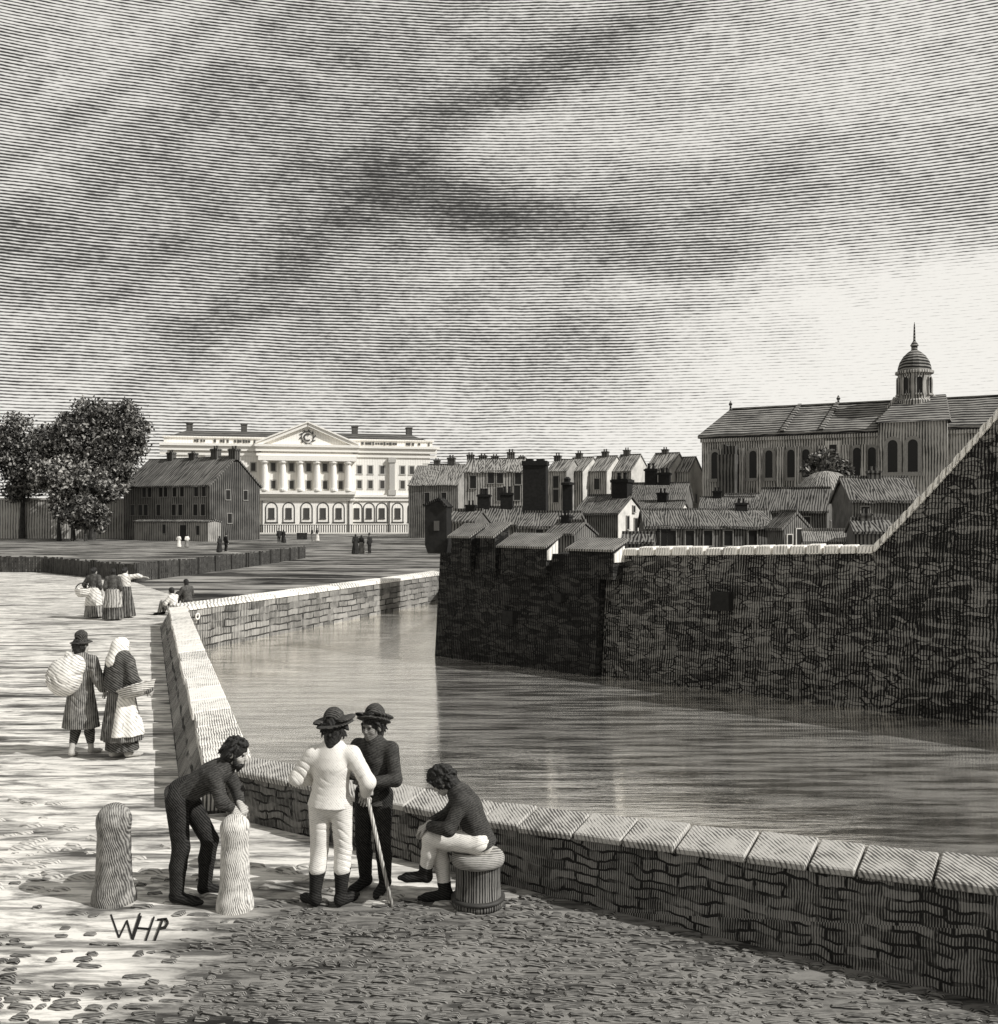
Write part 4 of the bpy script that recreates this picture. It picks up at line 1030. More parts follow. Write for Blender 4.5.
def body_form(J, vox=.008, near=True, bare=False):
    F = Form(vox); fw = nrm(J['fw'])
    hc, hf = J['head'], nrm(J['hf']); hu = nrm(J['hu'] - hf * np.dot(J['hu'], hf)); hr = np.cross(hf, hu)
    M = np.array([hr, hf, hu])
    F.cap(J['pel'], (J['pel'] + J['chest']) / 2, .125, .115, .05, fw, 1.3); F.cap((J['pel'] + J['chest']) / 2, J['chest'], .115, .145, .05, fw, 1.35)
    F.cap(J['neck'] * .6 + J['chest'] * .4, J['shR'] * .95 + J['chest'] * .05 - v3(0, 0, .012), .062, .05, .06); F.cap(J['neck'] * .6 + J['chest'] * .4, J['shL'] * .95 + J['chest'] * .05 - v3(0, 0, .012), .062, .05, .06)
    F.cap(J['chest'], J['neck'], .10, .058, .05); F.cap(J['neck'], hc - hu * .05 - hf * .01, .056, .052, .03)
    F.ell(hc + hu * .02 - hf * .012, (.077, .096, .095), .02, M); F.ell(hc - hu * .055 + hf * .035, (.055, .060, .062), .03, M)
    F.ell(hc - hu * .10 + hf * .062, (.024, .022, .02), .02, M)
    if near:
        F.cap(hc + hu * .012 + hf * .083, hc - hu * .032 + hf * .104, .009, .014, .012)
        F.cap(hc + hu * .022 + hf * .080 - hr * .035, hc + hu * .022 + hf * .080 + hr * .035, .011, .011, .012)
        F.cap(hc - hu * .066 + hf * .088 - hr * .016, hc - hu * .066 + hf * .088 + hr * .016, .008, .008, .008); F.cap(hc - hu * .079 + hf * .085 - hr * .013, hc - hu * .079 + hf * .085 + hr * .013, .009, .009, .008)
        for sg in (-1, 1):
            F.ell(hc - hu * .01 + hr * sg * .079 - hf * .012, (.012, .022, .032), .01, M)
            F.ell(hc + hu * .002 + hf * .085 + hr * sg * .032, (.015, .012, .010), .008, M, sub=True)
            F.ell(hc - hu * .035 + hf * .060 + hr * sg * .042, (.022, .02, .02), .02, M)
    for sd in 'RL':
        F.cap(J['sh' + sd], J['el' + sd], .050, .040, .03); F.cap(J['el' + sd], J['wr' + sd], .041, .027, .02)
        hand(F, J, sd, fingers=near)
        F.cap(J['hip' + sd], J['kn' + sd], .082, .054, .04)
        kn, an = J['kn' + sd], J['an' + sd]; calf = kn + (an - kn) * .3 - fw * .012
        F.cap(kn, calf, .052, .056, .03); F.cap(calf, an, .056, .036, .03)
        to = J['to' + sd]; he = an - nrm(to - an) * .02 - v3(0, 0, .03)
        F.cap(he, to, .038, .030, .03); F.cap(to, to + nrm((to - an) * v3(1, 1, .2)) * .055, .032, .020, .02, v3(0, 0, 1), 1.3)
    return F, (hc, hf, hu, hr, M)

# --- clothing
def trousers(J, vox, top=None, hem=.10, g=.014, fold=.008, seed=0., loose=1.):
    F = Form(vox); fw = nrm(J['fw'])
    F.cap(J['pel'] + v3(0, 0, 0), J['pel'] + (J['chest'] - J['pel']) * .3, .142 + g, .128 + g, .05, fw, 1.25)
    for sd in 'RL':
        h, kn, an = J['hip' + sd], J['kn' + sd], J['an' + sd]
        F.cap(h, kn, (.095 + g) * 1., (.064 + g) * loose, .03); c = kn + (an - kn) * min(.4, 1 - hem) - fw * .01
        F.cap(kn, c, (.064 + g) * loose, (.062 + g) * loose, .02); e = kn + (an - kn) * (1 - hem)
        if hem < .6: F.cap(c, e, (.062 + g) * loose, (.050 + g) * loose, .02)
    F.fold = folds(fold, 30, 12, seed)
    return F
def boots(J, vox, sd, high=.0, g=.012):
    F = Form(vox); kn, an, to = J['kn' + sd], J['an' + sd], J['to' + sd]
    top = an + (kn - an) * (.18 + high)
    if high > .3:
        c = an + (kn - an) * .62; F.cap(top, c, .066, .070, .02); F.cap(c, an, .070, .050, .03)
    else: F.cap(top, an, .050 + g, .046 + g * .5, .02)
    he = an - nrm(to - an) * .02 - v3(0, 0, .028)
    F.cap(he, to, .044 + g * .5, .038 + g * .5, .03); F.cap(to, to + nrm((to - an) * v3(1, 1, .2)) * .06, .040 + g * .4, .026, .02, v3(0, 0, 1), 1.25)
    F.cap(he - v3(0, 0, .0), he - v3(0, 0, .012), .044, .046, .01)
    return F
def jacket(J, vox, hem=None, g=.02, fold=.007, seed=1., cuff=.04, loose=1., collar=True, flare=.0, sleeves=True):
    F = Form(vox); fw = nrm(J['fw']); up = nrm(J['chest'] - J['pel'])
    mid = (J['pel'] + J['chest']) / 2
    low = J['pel'] - up * (.0 if hem is None else hem)
    F.cap(low, mid, (.150 + g + flare) * loose, (.125 + g) * loose, .05, fw, 1.25); F.cap(mid, J['chest'], (.125 + g) * loose, (.155 + g) * loose, .05, fw, 1.3)
    sl_ = up * -.012
    for sd in 'RL':
        F.cap(J['neck'] * .72 + J['chest'] * .28, J['sh' + sd] * .92 + J['chest'] * .08 + sl_, .070 + g * .6, .056 + g * .6, .06)
    F.cap(J['chest'] + (J['neck'] - J['chest']) * .5, J['neck'] - (J['neck'] - J['chest']) * .12, .09 + g, .07 + g, .05)
    if collar: F.cap(J['neck'] - (J['neck'] - J['chest']) * .1, J['neck'] + (J['neck'] - J['chest']) * .06, .072, .074, .012)
    if sleeves:
        for sd in 'RL':
            s_, e, w_ = J['sh' + sd], J['el' + sd], J['wr' + sd]
            F.cap(s_ + sl_, e, (.054 + g * .8) * loose, (.048 + g) * loose, .045); F.cap(e, w_ - nrm(w_ - e) * cuff, (.051 + g) * loose, (.034 + g) * loose, .02)
    F.cut(low - up * .01, -up)
    F.fold = folds(fold, 26, 10, seed)
    return F
def skirt(J, vox, zt, zb, rt, rb, fold=.018, n=11, c0=None, c1=None, sq=1.15, cutz=None):
    F = Form(vox); c0 = c0 or (J['pel'][0], J['pel'][1]); c1 = c1 or (J['pel'][0], J['pel'][1] + .02)
    F.cap((c0[0], c0[1], zt), (c1[0], c1[1], zb), rt, rb, .03, (0, 1, 0), sq)
    F.cut((0, 0, zb), (0, 0, -1)); F.cut((0, 0, cutz or zt + rt * .4), (0, 0, 1))
    F.fold = pleats(fold, n, c1, zt)
    return F
def hair(hd, vox, long_=0., bun=False, g=.012, tousle=.006, low=.0):
    hc, hf, hu, hr, M = hd; F = Form(vox); rnd = random.Random(int(abs(hc[2]) * 1e4))
    F.ell(hc + hu * .028 - hf * .018, (.078 + g * .6, .096 + g * .6, .092 + g * .6), .02, M)
    F.ell(hc - hu * .04 - hf * .045, (.070 + g * .6, .060 + g * .6, .078 + g * .6), .03, M)
    if long_: F.cap(hc - hf * .06, hc - hf * .07 - hu * (.08 + long_), .072, .055, .03)
    if bun: F.ell(hc - hf * .12 + hu * .02, (.05, .05, .05), .02)
    F.ell(hc + hf * .082 - hu * .050, (.064, .07, .080), .012, M, sub=True)
    if tousle > 0 and vox < .012:
        for k in range(95):        # locks
            a, e = rnd.uniform(0, 6.283), rnd.uniform(-.55, 1.45)
            d = hr * math.cos(a) * math.cos(e) + hf * math.sin(a) * math.cos(e) + hu * math.sin(e)
            if np.dot(d, hf) > .45 and e < .5: continue
            p = hc + hu * .02 - hf * .012 + (hr * np.dot(d, hr) * .086 + hf * np.dot(d, hf) * .104 + hu * np.dot(d, hu) * .102) * (1 + g * 4 + rnd.uniform(0, .12))
            t_ = nrm(-hu * .9 - hf * .25 + hr * rnd.uniform(-.7, .7) + d * .25)
            F.cap(p, p + t_ * rnd.uniform(.03, .065), .017, .006, .004)
    return F
def hat(hd, vox, brim=.155, crown=.10, h=.11, tilt=.0, back=.0, floppy=.0, roll=0.):
    """felt hat: a brim and a soft crown"""
    hc, hf, hu, hr, M = hd; F = Form(vox)
    up = nrm(hu * math.cos(tilt) - hf * math.sin(tilt) + hr * math.sin(roll)); fr = nrm(hf - up * np.dot(hf, up)); rr = np.cross(fr, up); Mt = np.array([rr, fr, up])
    c = hc + hu * .055 - hf * (.01 + back)
    F.ell(c, (brim, brim * 1.08, .018), .02, Mt)
    if floppy:
        for sg in (-1, 1): F.ell(c + rr * sg * brim * .72 + up * floppy, (brim * .42, brim * .8, .022), .03, Mt)
    F.cap(c, c + up * h * .75, crown, crown * .88, .02); F.ell(c + up * h * .8, (crown * .9, crown * .95, h * .42), .03, Mt)
    F.fold = folds(.006, 24, 14, 1.)
    return F
def eyes(hd, par):
    hc, hf, hu, hr, M = hd
    for sg in (-1, 1):
        c = hc + hu * .004 + hf * .076 + hr * sg * .032
        MB().lathe(tuple(c), [(.002, -.011), (.009, -.007), (.0115, 0), (.009, .007), (.002, .011)], 8).build('eye', M_eye, par, smooth=True)

def cloth(name, light, dark, duty, period=.024, vec=(.35, .2, .9), **k):
    return line_mat(name, light, dark, period, duty, 'dir', vec, **{**dict(wob=1.0, amp=.6, soft=.5, patch=.35, pscale=9., wscale=11., ascale=50.), **k})
M_eye = plain('eye_dark', .02, .3)
M_skin = cloth('skin_tone', .50, .16, .22, .013, amp=.3, patch=.1)
M_skinpale = cloth('skin_pale', .62, .3, .2, .016)
M_hair = plain('hair_dark', .022, .55, .7, 60., .6)
M_hatm = cloth('felt_dark', .14, .008, .68, .019, (.2, .9, .5))
M_coat = cloth('cloth_black', .10, .010, .58, .022, (.25, .3, .9))
M_coat2 = cloth('cloth_dark_striped', .11, .010, .62, .013, (.25, .35, .9))
M_trous = cloth('trouser_black', .07, .006, .76, .016, (.7, .2, .6))
M_shirt = cloth('linen_white', .76, .14, -.14, .016, (.75, .2, .6), pscale=5., patch=.42)
M_breech = cloth('trouser_pale', .80, .12, -.08, .016, (.35, .2, .95), pscale=5., patch=.42)
M_boot = cloth('boot_black', .04, .006, .6, .02)
M_wood = line_mat('old_wood', .46, .05, .020, .40, 'vert', wob=.8, amp=.5, soft=.3, patch=.3, pscale=4)
M_woodlt = line_mat('pale_wood', .55, .15, .02, .3, 'dir', (1, 0, 0), wob=.8, amp=.4)

def dress(t, J, parts, mats):
    pass

# ------------------------------------------------------------------ near men
V1 = .0062
pm = .00885
# bollards first
def bollard(label, px, D, r, yt, mat, seed, lean=0.):
    t = thing('bollard', label, 'bollard', ((px - CX) * D / FPX, D, 0), 0, 'stone bollards at the quay edge')
    h = zat(yt, D); rnd = random.Random(seed)
    F = Form(.02); F.cap((0, 0, -.1), (lean, 0, h - r * .55), r * 1.12, r * .93, .05); F.ell((lean, 0, h - r * .7), (r * .93, r * .93, r * .7), .06)
    F.cap((0, 0, -.08), (0, 0, .03), r * 1.35, r * 1.25, .06)
    F.fold = folds(.007, 9, 3.5, seed)
    form_obj('post', F, mat, t)
    return t
M_boll = line_mat('bollard_stone', .38, .06, .017, .46, 'dir', (.96, .1, .25), wob=1.8, amp=1., soft=.5, bump=.6, bscale=14, patch=.4, pscale=2.2)
M_boll2 = line_mat('bollard_stone_pale', .70, .14, .016, .14, 'dir', (.96, .1, .2), wob=1.8, amp=1., soft=.5, bump=.6, bscale=14, patch=.35, pscale=2.)
bollard('stone bollard standing alone at the left, in front of the pale ground', 114, 8.95, .150, 809, M_boll, 1, .0)
bollard('pale stone bollard that the bending man leans on', 235, 8.78, .125, 819, M_boll2, 2, .0)
# wooden tub
tb = thing('wooden_tub', 'round dark wooden tub the seated man sits on', 'tub', ((478 - CX) * pm, 8.85, 0), 0)
MB().lathe((0, 0, 0), [(.225, 0), (.232, .03), (.228, .07), (.205, .09), (.196, .24), (.200, .36), (.205, .37)], 28).build('staves', line_mat('tub_staves', .20, .012, .024, .5, 'vert', wob=.4, amp=.4, patch=.3, pscale=4), tb, True)
MB().lathe((0, 0, 0), [(.214, .055), (.24, .06), (.24, .085), (.214, .09)], 28).build('hoop', M_iron, tb, True)
MB().lathe((0, 0, 0), [(.19, .365), (.228, .375), (.236, .40), (.236, .43), (.225, .455), (.205, .475), (.15, .485), (.05, .488)], 28).build('lid', line_mat('tub_lid', .40, .10, .014, .4, 'dir', (0, .2, 1), wob=.8, amp=.4), tb, True)

def person(label, loc, rotz, J, group=None, near=True, vox=V1, skin=None):
    t = thing('person', label, 'person', loc, rotz, group)
    F, hd = body_form(J, vox, near)
    form_obj('body', F, skin or M_skin, t)
    if near: eyes(hd, t)
    return t, hd
gm_ = 'men idling at the quay wall'
# 1 the man bending over the bollard, facing right
D1 = 8.98
J = pose(pel=(0, -.17, .935), chest=(0, .10, 1.10), neck=(0, .255, 1.20), head=(0, .335, 1.315), hf=(.12, .93, -.30), hu=(0, .32, .94), fw=(0, .5, -.86),
         shR=(.17, .20, 1.145), elR=(.215, .265, .93), wrR=(.155, .355, .855), shL=(-.17, .20, 1.145), elL=(-.17, .30, .93), wrL=(.02, .375, .86),
         hipR=(.09, -.17, .91), knR=(.10, -.13, .49), anR=(.10, -.17, .085), toR=(.13, .0, .03), hipL=(-.09, -.15, .91), knL=(-.10, .07, .50), anL=(-.11, .02, .085), toL=(-.10, .20, .03),
         hdR=(-.1, .5, -.75), pnR=(-.25, .2, -.9), hdL=(.25, .5, -.7), pnL=(0, .2, -1))
J['fw'] = nrm(v3(0, .55, -.83))
t, hd = person('man in black bending over to lean on the pale bollard', ((199 - CX) * D1 / FPX, D1, 0), R(-90), J, gm_)
form_obj('jacket', jacket(J, V1, .06, .012, .006, 1.), M_coat2, t)
JT = dict(J); JT['fw'] = v3(0, 1, 0)
form_obj('trousers', trousers(JT, V1, g=.008, fold=.0055, seed=2., loose=1.08, hem=.06), M_trous, t)
for sd in 'RL': form_obj('boot', boots(J, V1, sd), M_boot, t)
form_obj('hair', hair(hd, V1, .04, g=.02, tousle=.010), M_hair, t)
hc, hf, hu, hr, M = hd
F = Form(V1)
F.ell(hc - hu * .088 + hf * .045, (.058, .058, .048), .02, M)
for sg in (-1, 1): F.cap(hc + hr * sg * .072 - hu * .005 + hf * .012, hc + hr * sg * .052 - hu * .085 + hf * .04, .016, .022, .02)
F.cap(hc - hu * .115 + hf * .06, hc - hu * .15 + hf * .065, .03, .012, .02)
F.fold = folds(.006, 60, 40, 1.)
form_obj('beard', F, M_hair, t)

# 2 the man in the white shirt, seen from behind
D2 = 8.85
J = pose(pel=(-.03, 0, .92), chest=(-.01, .0, 1.22), neck=(.0, .0, 1.42), head=(.015, .03, 1.54), hf=(.25, .95, -.1), fw=(0, 1, 0),
         shR=(.175, -.01, 1.35), elR=(.315, -.06, 1.10), wrR=(.275, .10, .96), shL=(-.18, -.01, 1.35), elL=(-.315, -.02, 1.13), wrL=(-.16, .20, 1.05),
         hipR=(.07, 0, .90), knR=(.085, .03, .48), anR=(.075, -.03, .085), toR=(.16, .12, .03), hipL=(-.115, 0, .90), knL=(-.125, .03, .48), anL=(-.155, -.03, .085), toL=(-.26, .09, .03),
         hdR=(-.15, .55, -.5), pnR=(-.3, .2, -1), hdL=(.8, .3, -.1), pnL=(0, -.9, -.3))
t, hd = person('man in a loose white shirt and dark hat seen from behind', ((333 - CX) * D2 / FPX, D2, 0), 0, J, gm_)
form_obj('shirt', jacket(J, V1, .03,   .022, .0075, 3., .03, 1.0, flare=.02), M_shirt, t)
form_obj('trousers', trousers(J, V1, g=.008, fold=.006, seed=4., loose=1.08, hem=.60), M_breech, t)
for sd in 'RL': form_obj('boot', boots(J, V1, sd, .36), M_boot, t)
form_obj('hair', hair(hd, V1, .05), M_hair, t)
form_obj('hat', hat(hd, V1, .165, .092, .10, .14, 0, .042, -.16), M_hatm, t)
wx, wy = (333 - CX) * D2 / FPX, D2
ca = thing('walking_stick', 'long straight walking stick leaning on the ground beside the man in white', 'stick', (wx + .53, wy - .05, 0), 0)
MB().tube((0, 0, 0), (-.245, .175, .93), .016, .018, 10).build('shaft', M_woodlt, ca, True)
MB().tube((-.32, .19, .935), (-.19, .17, .955), .019, .019, 10).build('handle', M_woodlt, ca, True)

# 3 the man with folded arms next to him
D3 = 9.22
J = pose(fw=(0, 1, 0), pel=(0, 0, .91), chest=(0, .0, 1.20), neck=(0, .0, 1.385), head=(.0, .03, 1.505), hf=(.15, 1, -.05), shR=(.18, -.01, 1.32), elR=(.265, .06, 1.06), wrR=(.06, .24, 1.10),
         shL=(-.18, -.01, 1.32), elL=(-.265, .07, 1.05), wrL=(-.04, .22, 1.04), hipR=(.09, 0, .88), hipL=(-.09, 0, .88), knR=(.10, .03, .47), knL=(-.10, .02, .47), anR=(.10, -.02, .085), anL=(-.10, -.03, .085),
         hdR=(-1, .1, .1), pnR=(0, -1, 0), hdL=(1, .1, .15), pnL=(0, -1, 0))
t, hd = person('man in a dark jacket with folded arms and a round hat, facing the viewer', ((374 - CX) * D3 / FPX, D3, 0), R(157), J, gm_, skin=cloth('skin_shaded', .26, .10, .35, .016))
form_obj('jacket', jacket(J, V1, .10, .012, .006, 5., .06, 1.0, flare=.015), M_coat2, t)
form_obj('trousers', trousers(J, V1, g=.006, fold=.0055, seed=6., loose=1.06, hem=.08), M_trous, t)
for sd in 'RL': form_obj('boot', boots(J, V1, sd), M_boot, t)
form_obj('hair', hair(hd, V1, .03), M_hair, t)
form_obj('hat', hat(hd, V1, .155, .094, .10, .42, .015, .04, .10), M_hatm, t)

# 4 the seated man, facing left
J = pose(pel=(0, -.02, .585), chest=(0, .085, .85), neck=(0, .20, 1.03), head=(0, .32, 1.10), hf=(.12, .76, -.62), hu=(0, .62, .78), fw=(0, .93, -.36),
         shR=(.17, .14, .965), elR=(.22, .27, .74), wrR=(.06, .44, .70), shL=(-.17, .14, .965), elL=(-.23, .25, .74), wrL=(-.05, .445, .715),
         hipR=(.09, .0, .57), knR=(.10, .37, .50), anR=(.08, .29, .085), toR=(.09, .46, .03), hipL=(-.09, .0, .575), knL=(-.05, .42, .60), anL=(.02, .47, .27), toL=(.02, .63, .235),
         hdR=(-.4, .7, -.45), pnR=(-.4, -.3, -.8), hdL=(.3, .75, -.45), pnL=(.3, -.3, -.8))
t, hd = person('man in a dark jacket and white trousers sitting cross-legged on the tub', ((478 - CX) * pm, 8.85, 0), R(90), J, gm_)
form_obj('jacket', jacket(J, V1, .06, .014, .006, 7., .05, 1.0), M_coat2, t)
JT = dict(J)
form_obj('trousers', trousers(JT, V1, g=.006, fold=.0055, seed=8., loose=1.0, hem=.10), M_breech, t)
for sd in 'RL': form_obj('boot', boots(J, V1, sd), M_boot, t)
form_obj('hair', hair(hd, V1, .02, g=.016, tousle=.009), M_hair, t)

# ------------------------------------------------------------------ walking couple
V2 = .011; D5 = 14.3
gc = 'couple walking along the parapet'
M_coat5 = cloth('coat_striped', .34, .02, .52, .028, (1, .3, .05), wscale=4., ascale=12.)
M_skirt6 = cloth('skirt_striped', .26, .015, .54, .028, (1, .3, .05), wscale=4., ascale=12.)
M_shawl = cloth('shawl_dark', .16, .012, .56, .028, (.5, .3, .8), wscale=4., ascale=14.)
M_linen2 = cloth('linen_pale', .86, .12, .02, .036, (.6, .3, .6), wscale=4., ascale=12.)
M_bark_sack = cloth('sackcloth', .76, .05, .14, .034, (.5, .2, .8), wscale=5., ascale=11., amp=.7)
J = pose(elL=(-.33, -.02, 1.18), wrL=(-.19, .06, 1.36), elR=(.29, -.06, 1.12), wrR=(.30, .09, .93), hf=(.35, .93, 0), knL=(-.09, .10, .50), anL=(-.08, -.12, .10), toL=(-.10, .03, .03), knR=(.09, .06, .49), anR=(.10, .10, .09), toR=(.13, .27, .03), hdL=(.3, .2, .7))
t, hd = person('man in a long striped coat and hat carrying a white sack, walking away', ((81 - CX) * D5 / FPX, D5, 0), R(-6), J, gc, True, V2)
form_obj('coat', jacket(J, V2, .50, .03, .012, 9., .05, 1.05, flare=.075), M_coat5, t)
form_obj('trousers', trousers(J, V2, g=.008, fold=.006, seed=3., hem=.30), M_shawl, t)
form_obj('hair', hair(hd, V2, .02), M_hair, t)
form_obj('hat', hat(hd, V2, .15, .092, .13, .05), M_hatm, t)
sk = thing('sack', 'bulging white sack on the shoulder of the man in the long coat', 'sack', ((73.5 - CX) * D5 / FPX, D5 - .20, 0), 0)
F = Form(.014); F.ell((-.03, -.04, 1.17), (.25, .19, .27), .08); F.ell((.10, .0, 1.33), (.15, .13, .14), .08); F.cap((.10, .02, 1.38), (-.03, .10, 1.47), .09, .05, .05); F.fold = folds(.026, 22, 8, 3.)
form_obj('bag', F, M_bark_sack, sk)
D6 = 14.2
J = pose(elL=(-.28, .02, 1.12), wrL=(-.05, .22, 1.02), elR=(.30, -.05, 1.13), wrR=(.36, .14, .98), hf=(.45, .9, -.05), fw=(0, 1, 0), knL=(-.09, .08, .5), anL=(-.08, -.08, .09), anR=(.10, .04, .085), toR=(.13, .2, .03), toL=(-.1, .08, .03))
t, hd = person('woman in a pale headscarf and long skirt carrying a basket', ((121 - CX) * D6 / FPX, D6, 0), R(-28), J, gc, True, V2)
form_obj('bodice', jacket(J, V2, .02, .03, .010, 4., .12, 1.05), M_shawl, t)
F = Form(V2); F.cap((0, -.01, 1.40), (0, -.04, 1.02), .17, .24, .05, (0, 1, 0), 1.2); F.cap(J['shR'], J['elR'], .085, .08, .06); F.cap(J['shL'], J['elL'], .085, .08, .06); F.cut((0, 0, .98), (-.3, 0, -1)); F.fold = folds(.012, 22, 9, 2.)
form_obj('shawl', F, M_shawl, t)
form_obj('skirt', skirt(J, V2, .98, .26, .19, .30, .020, 12, cutz=1.05), M_skirt6, t)
F = skirt(J, V2, 1.0, .34, .205, .325, .018, 9, cutz=1.02); F.cut((.19, 0, 0), (-1, .5, 0)); form_obj('apron', F, M_linen2, t)
F = skirt(J, V2, .60, .115, .20, .235, .015, 14, cutz=.5); form_obj('petticoat', F, M_shawl, t)
hc, hf, hu, hr, M = hd
F = Form(V2); F.ell(hc + hu * .025 - hf * .02, (.105, .122, .118), .03, M); F.cap(hc - hf * .06, hc - hf * .10 - hu * .20, .10, .12, .05); F.cap(hc - hu * .06, J['neck'], .09, .11, .05); F.ell(hc + hf * .12 - hu * .02, (.07, .10, .085), .015, M, sub=True); F.fold = folds(.007, 30, 18, 1.)
form_obj('headscarf', F, M_linen2, t)
bx = thing('basket', 'shallow pale wicker basket on the hip of the woman in the headscarf', 'basket', ((142 - CX) * D6 / FPX, D6 - .12, .90), R(-20))
tl = Matrix.Rotation(R(-20), 3, 'Y')
def tilted(mb): mb.vs = [tuple(tl @ Vector(v)) for v in mb.vs]; return mb
tilted(MB().lathe((0, 0, 0), [(.14, 0), (.22, .05), (.26, .14), (.275, .15), (.27, .165), (.245, .15), (.20, .06), (.05, .03)], 22, .02)).build('tray', line_mat('wicker', .62, .07, .03, .35, 'dir', (.2, .1, 1), wob=.5, amp=.4), bx)
F = Form(.014); F.ell((-.05, 0, .13), (.16, .17, .08), .05); F.ell((.09, .03, .10), (.10, .12, .07), .04); F.fold = folds(.014, 25, 20, 5.)
form_obj('cloth_bundle', F, M_skirt6, bx)

# ------------------------------------------------------------------ three women on the path
V3 = .022; g3 = 'three women talking on the pale path'
M_sk3 = cloth('skirt_mid', .40, .03, .46, .075, (1, .2, .05), wob=.5, wscale=4, ascale=6)
M_sk3d = cloth('skirt_dark', .18, .015, .5, .075, (1, .2, .05), wob=.5, wscale=4, ascale=6)
M_top3 = cloth('bodice_pale', .80, .2, .15, .09, (.6, .2, .8), wscale=4, ascale=6)
def woman(label, px, D, rot, group, top, sk_, ap=None, J=None, vox=V3, near=False, scarf=None, hr_=True, h=1.0):
    J = J or pose()
    if h != 1.0: J = {k: (v * h if k not in ('hf', 'hu', 'fw') else v) for k, v in J.items()}
    t, hd = person(label, ((px - CX) * D / FPX, D, 0), rot, J, group, near, vox)
    form_obj('bodice', jacket(J, vox, .0, .026, .008, px * .1, .14, 1.08), top, t)
    form_obj('skirt', skirt(J, vox, .98 * h, .05, .20 * h, .33 * h, .022, 11, cutz=1.06 * h), sk_, t)
    if ap: 
        F = skirt(J, vox, .99 * h, .42, .225, .315, .015, 11, cutz=1.02 * h); F.cut((0, .05, 0), (0, 1, 0)); form_obj('apron', F, ap, t)
    if scarf:
        hc, hf, hu, hr, M = hd; F = Form(vox); F.ell(hc + hu * .02 - hf * .02, (.105, .12, .12), .03, M); F.cap(hc - hf * .06, hc - hf * .08 - hu * .2, .09, .10, .05); F.ell(hc + hf * .12 - hu * .02, (.07, .10, .085), .015, M, sub=True)
        form_obj('headscarf', F, scarf, t)
    elif hr_: form_obj('hair', hair(hd, vox, 0, True, .014, 0.), M_hair, t)
    return t
woman('woman with a pale tied apron and a basket, left of the three on the path', 94, 33.5, R(-10), g3, M_shawl, M_sk3, M_top3, pose(elL=(-.34, -.02, 1.12), wrL=(-.36, .10, .92), hf=(.3, .95, 0)))
woman('dark skirted woman in the middle of the three on the path', 113, 32.8, R(8), g3, M_shawl, M_sk3d, cloth('apron_grey', .50, .06, .36, .08, (1, .2, 0), wscale=4), pose(hf=(-.2, .95, 0)))
woman('woman stretching her right arm to the side beside two others on the path', 125, 33.6, R(0), g3, M_top3, M_sk3d, None, pose(elR=(.42, .03, 1.40), wrR=(.66, .05, 1.36), hf=(.5, .8, 0), pnR=(0, 0, -1)))
b3 = thing('basket', 'round pale basket on the arm of the woman with the tied apron', 'basket', ((83.5 - CX) * .0334, 33.35, .72), 0)
MB().lathe((0, 0, 0), [(.14, 0), (.23, .10), (.26, .26), (.24, .28), (.20, .14), (.05, .06)], 16).build('bowl', line_mat('wicker_far', .80, .15, .07, .25, 'dir', (.2, .1, 1), wob=.5, amp=.4), b3)
mb = MB()
for i in range(8):
    a0, a1 = math.pi * i / 8, math.pi * (i + 1) / 8
    mb.tube((.24 * math.cos(a0), 0, .26 + .2 * math.sin(a0)), (.24 * math.cos(a1), 0, .26 + .2 * math.sin(a1)), .02, .02, 6)
mb.build('handle', M_hatm, b3)

# ------------------------------------------------------------------ pair behind the far corner of the parapet
gp = 'pair resting behind the corner of the parapet'
J = pose(pel=(0, 0, .22), chest=(0, .05, .52), neck=(0, .10, .70), head=(0, .14, .84), shR=(.17, .06, .65), elR=(.27, .16, .42), wrR=(.12, .36, .44), shL=(-.17, .06, .65), elL=(-.27, .16, .42), wrL=(-.12, .36, .44), hipR=(.09, .05, .18), knR=(.12, .42, .45), anR=(.12, .55, .09), toR=(.13, .72, .03), hipL=(-.09, .05, .18), knL=(-.12, .42, .45), anL=(-.12, .55, .09), toL=(-.13, .72, .03))
def sitter(label, px, D, rot, top, low, J, z=0.):
    t, hd = person(label, ((px - CX) * D / FPX, D, z), rot, J, gp, False, .02)
    form_obj('jacket', jacket(J, .02, .02, .02, .008, px, .06), top, t); form_obj('trousers', trousers(J, .02, g=.016, seed=px), low, t)
    for sd in 'RL': form_obj('boot', boots(J, .02, sd), M_boot, t)
    form_obj('hair', hair(hd, .02, 0, False, .014, 0.), M_hair, t)
sitter('figure in a pale top sitting lowest behind the parapet corner', 174.5, 34.4, R(70), M_top3, M_sk3, J)
J2 = {k: (v + v3(0, 0, .26) if k not in ('hf', 'hu', 'fw', 'anR', 'anL', 'toR', 'toL') else v) for k, v in J.items()}
sitter('figure in a dark top perched higher behind the parapet corner', 188, 34.8, R(50), M_shawl, M_sk3d, J2)
se = thing('stone_block', 'low stone block behind the parapet corner that the dark figure sits on', 'stone', ((188 - CX) * .0348, 34.8, 0), R(50))
MB().box((0, -.06, .16), (.5, .42, .33)).build('block', M_coping_far, se, bevel=.03)

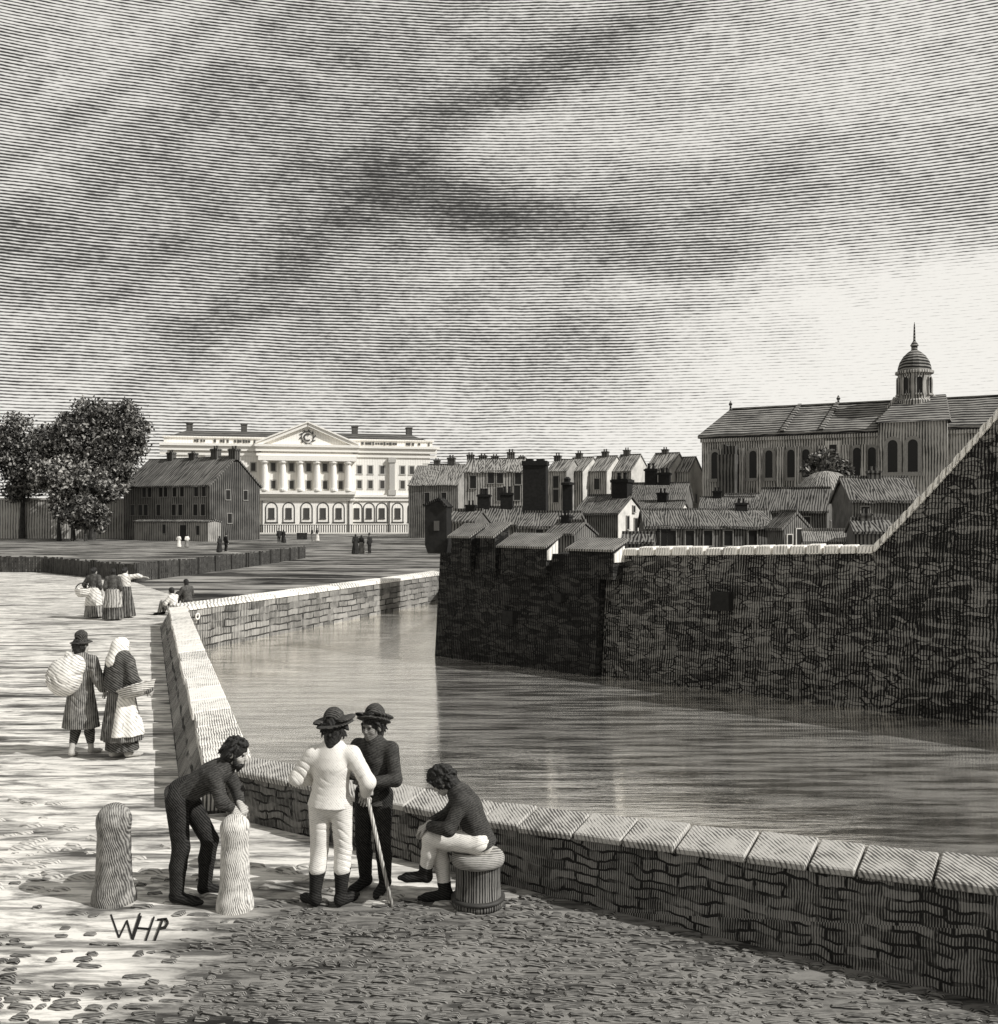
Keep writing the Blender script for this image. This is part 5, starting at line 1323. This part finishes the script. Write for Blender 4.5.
# ------------------------------------------------------------------ distant figures
V4 = .04
def far_fig(label, px, D, rot, group, top, low, kind, h=1.0, J=None):
    J = J or pose()
    if kind == 'skirt': return woman(label, px, D, rot, group, top, low, None, J, V4, False, None, True, h)
    if h != 1.0: J = {k: (v * h if k not in ('hf', 'hu', 'fw') else v) for k, v in J.items()}
    t, hd = person(label, ((px - CX) * D / FPX, D, 0), rot, J, group, False, V4)
    form_obj('coat', jacket(J, V4, .22, .03, 0., 0., .05, 1.1), top, t); form_obj('trousers', trousers(J, V4, g=.02, fold=0., hem=.08), low, t)
    form_obj('hat', hat(hd, V4, .15, .10, .16), M_hatm, t)
    return t
MF_d = plain('distant_dark', .03, .9, .4, 3.); MF_l = plain('distant_pale', .75, .9, .2, 3.); MF_g = plain('distant_grey', .22, .9, .4, 3.)
gA, gB = 'two small pale figures on the meadow', 'dark pair on the meadow below the brick house'
far_fig('small child in pale clothes, left of two on the meadow by the brick house', 178.8, 106, 0, gA, MF_l, MF_l, 'skirt', .80)
far_fig('small child in pale clothes, right of two on the meadow by the brick house', 187, 106, R(30), gA, MF_l, MF_g, 'skirt', .80)
far_fig('stooping dark figure with a bundle, left of the dark pair below the gable end', 219.5, 92, R(60), gB, MF_d, MF_d, 'skirt', .9)
far_fig('taller dark figure on the right of the pair below the gable end', 226, 93, R(-40), gB, MF_d, MF_d, 'coat')
gC, gE, gF = 'dark pair in front of the railing', 'pair before the middle of the white building', 'three figures on the open meadow'
far_fig('dark coated figure, left one of the pair nearest the railing\'s left end', 279, 122, R(30), gC, MF_d, MF_d, 'coat', 1.05)
far_fig('dark skirted figure, right one of the pair nearest the railing\'s left end', 283.5, 122.5, R(-20), gC, MF_d, MF_d, 'skirt', 1.0)
far_fig('dark coated figure standing left under the middle of the white building', 312, 131, R(90), gE, MF_d, MF_g, 'coat', 1.05)
far_fig('figure in a pale skirt standing under the middle of the white building', 317, 131, R(-60), gE, MF_d, MF_l, 'skirt', 1.05)
far_fig('dark skirted figure on the left of the three on the open meadow', 355.5, 88, R(20), gF, MF_d, MF_d, 'skirt', 1.05)
far_fig('figure in a grey skirt in the middle of the three on the open meadow', 361.5, 88.5, R(-20), gF, MF_d, MF_g, 'skirt', 1.0)
far_fig('dark coated figure on the right of the three on the open meadow', 369.5, 88, R(60), gF, MF_d, MF_d, 'coat', 1.05)
cb = thing('crate', 'small dark box on the meadow before the white building', 'crate', (at(302, 515, 140).x, 140, 0), R(10))
MB().box((0, 0, .45), (1.4, .8, .8)).box((0, 0, .9), (1.5, .9, .1)).build('box', MF_d, cb)
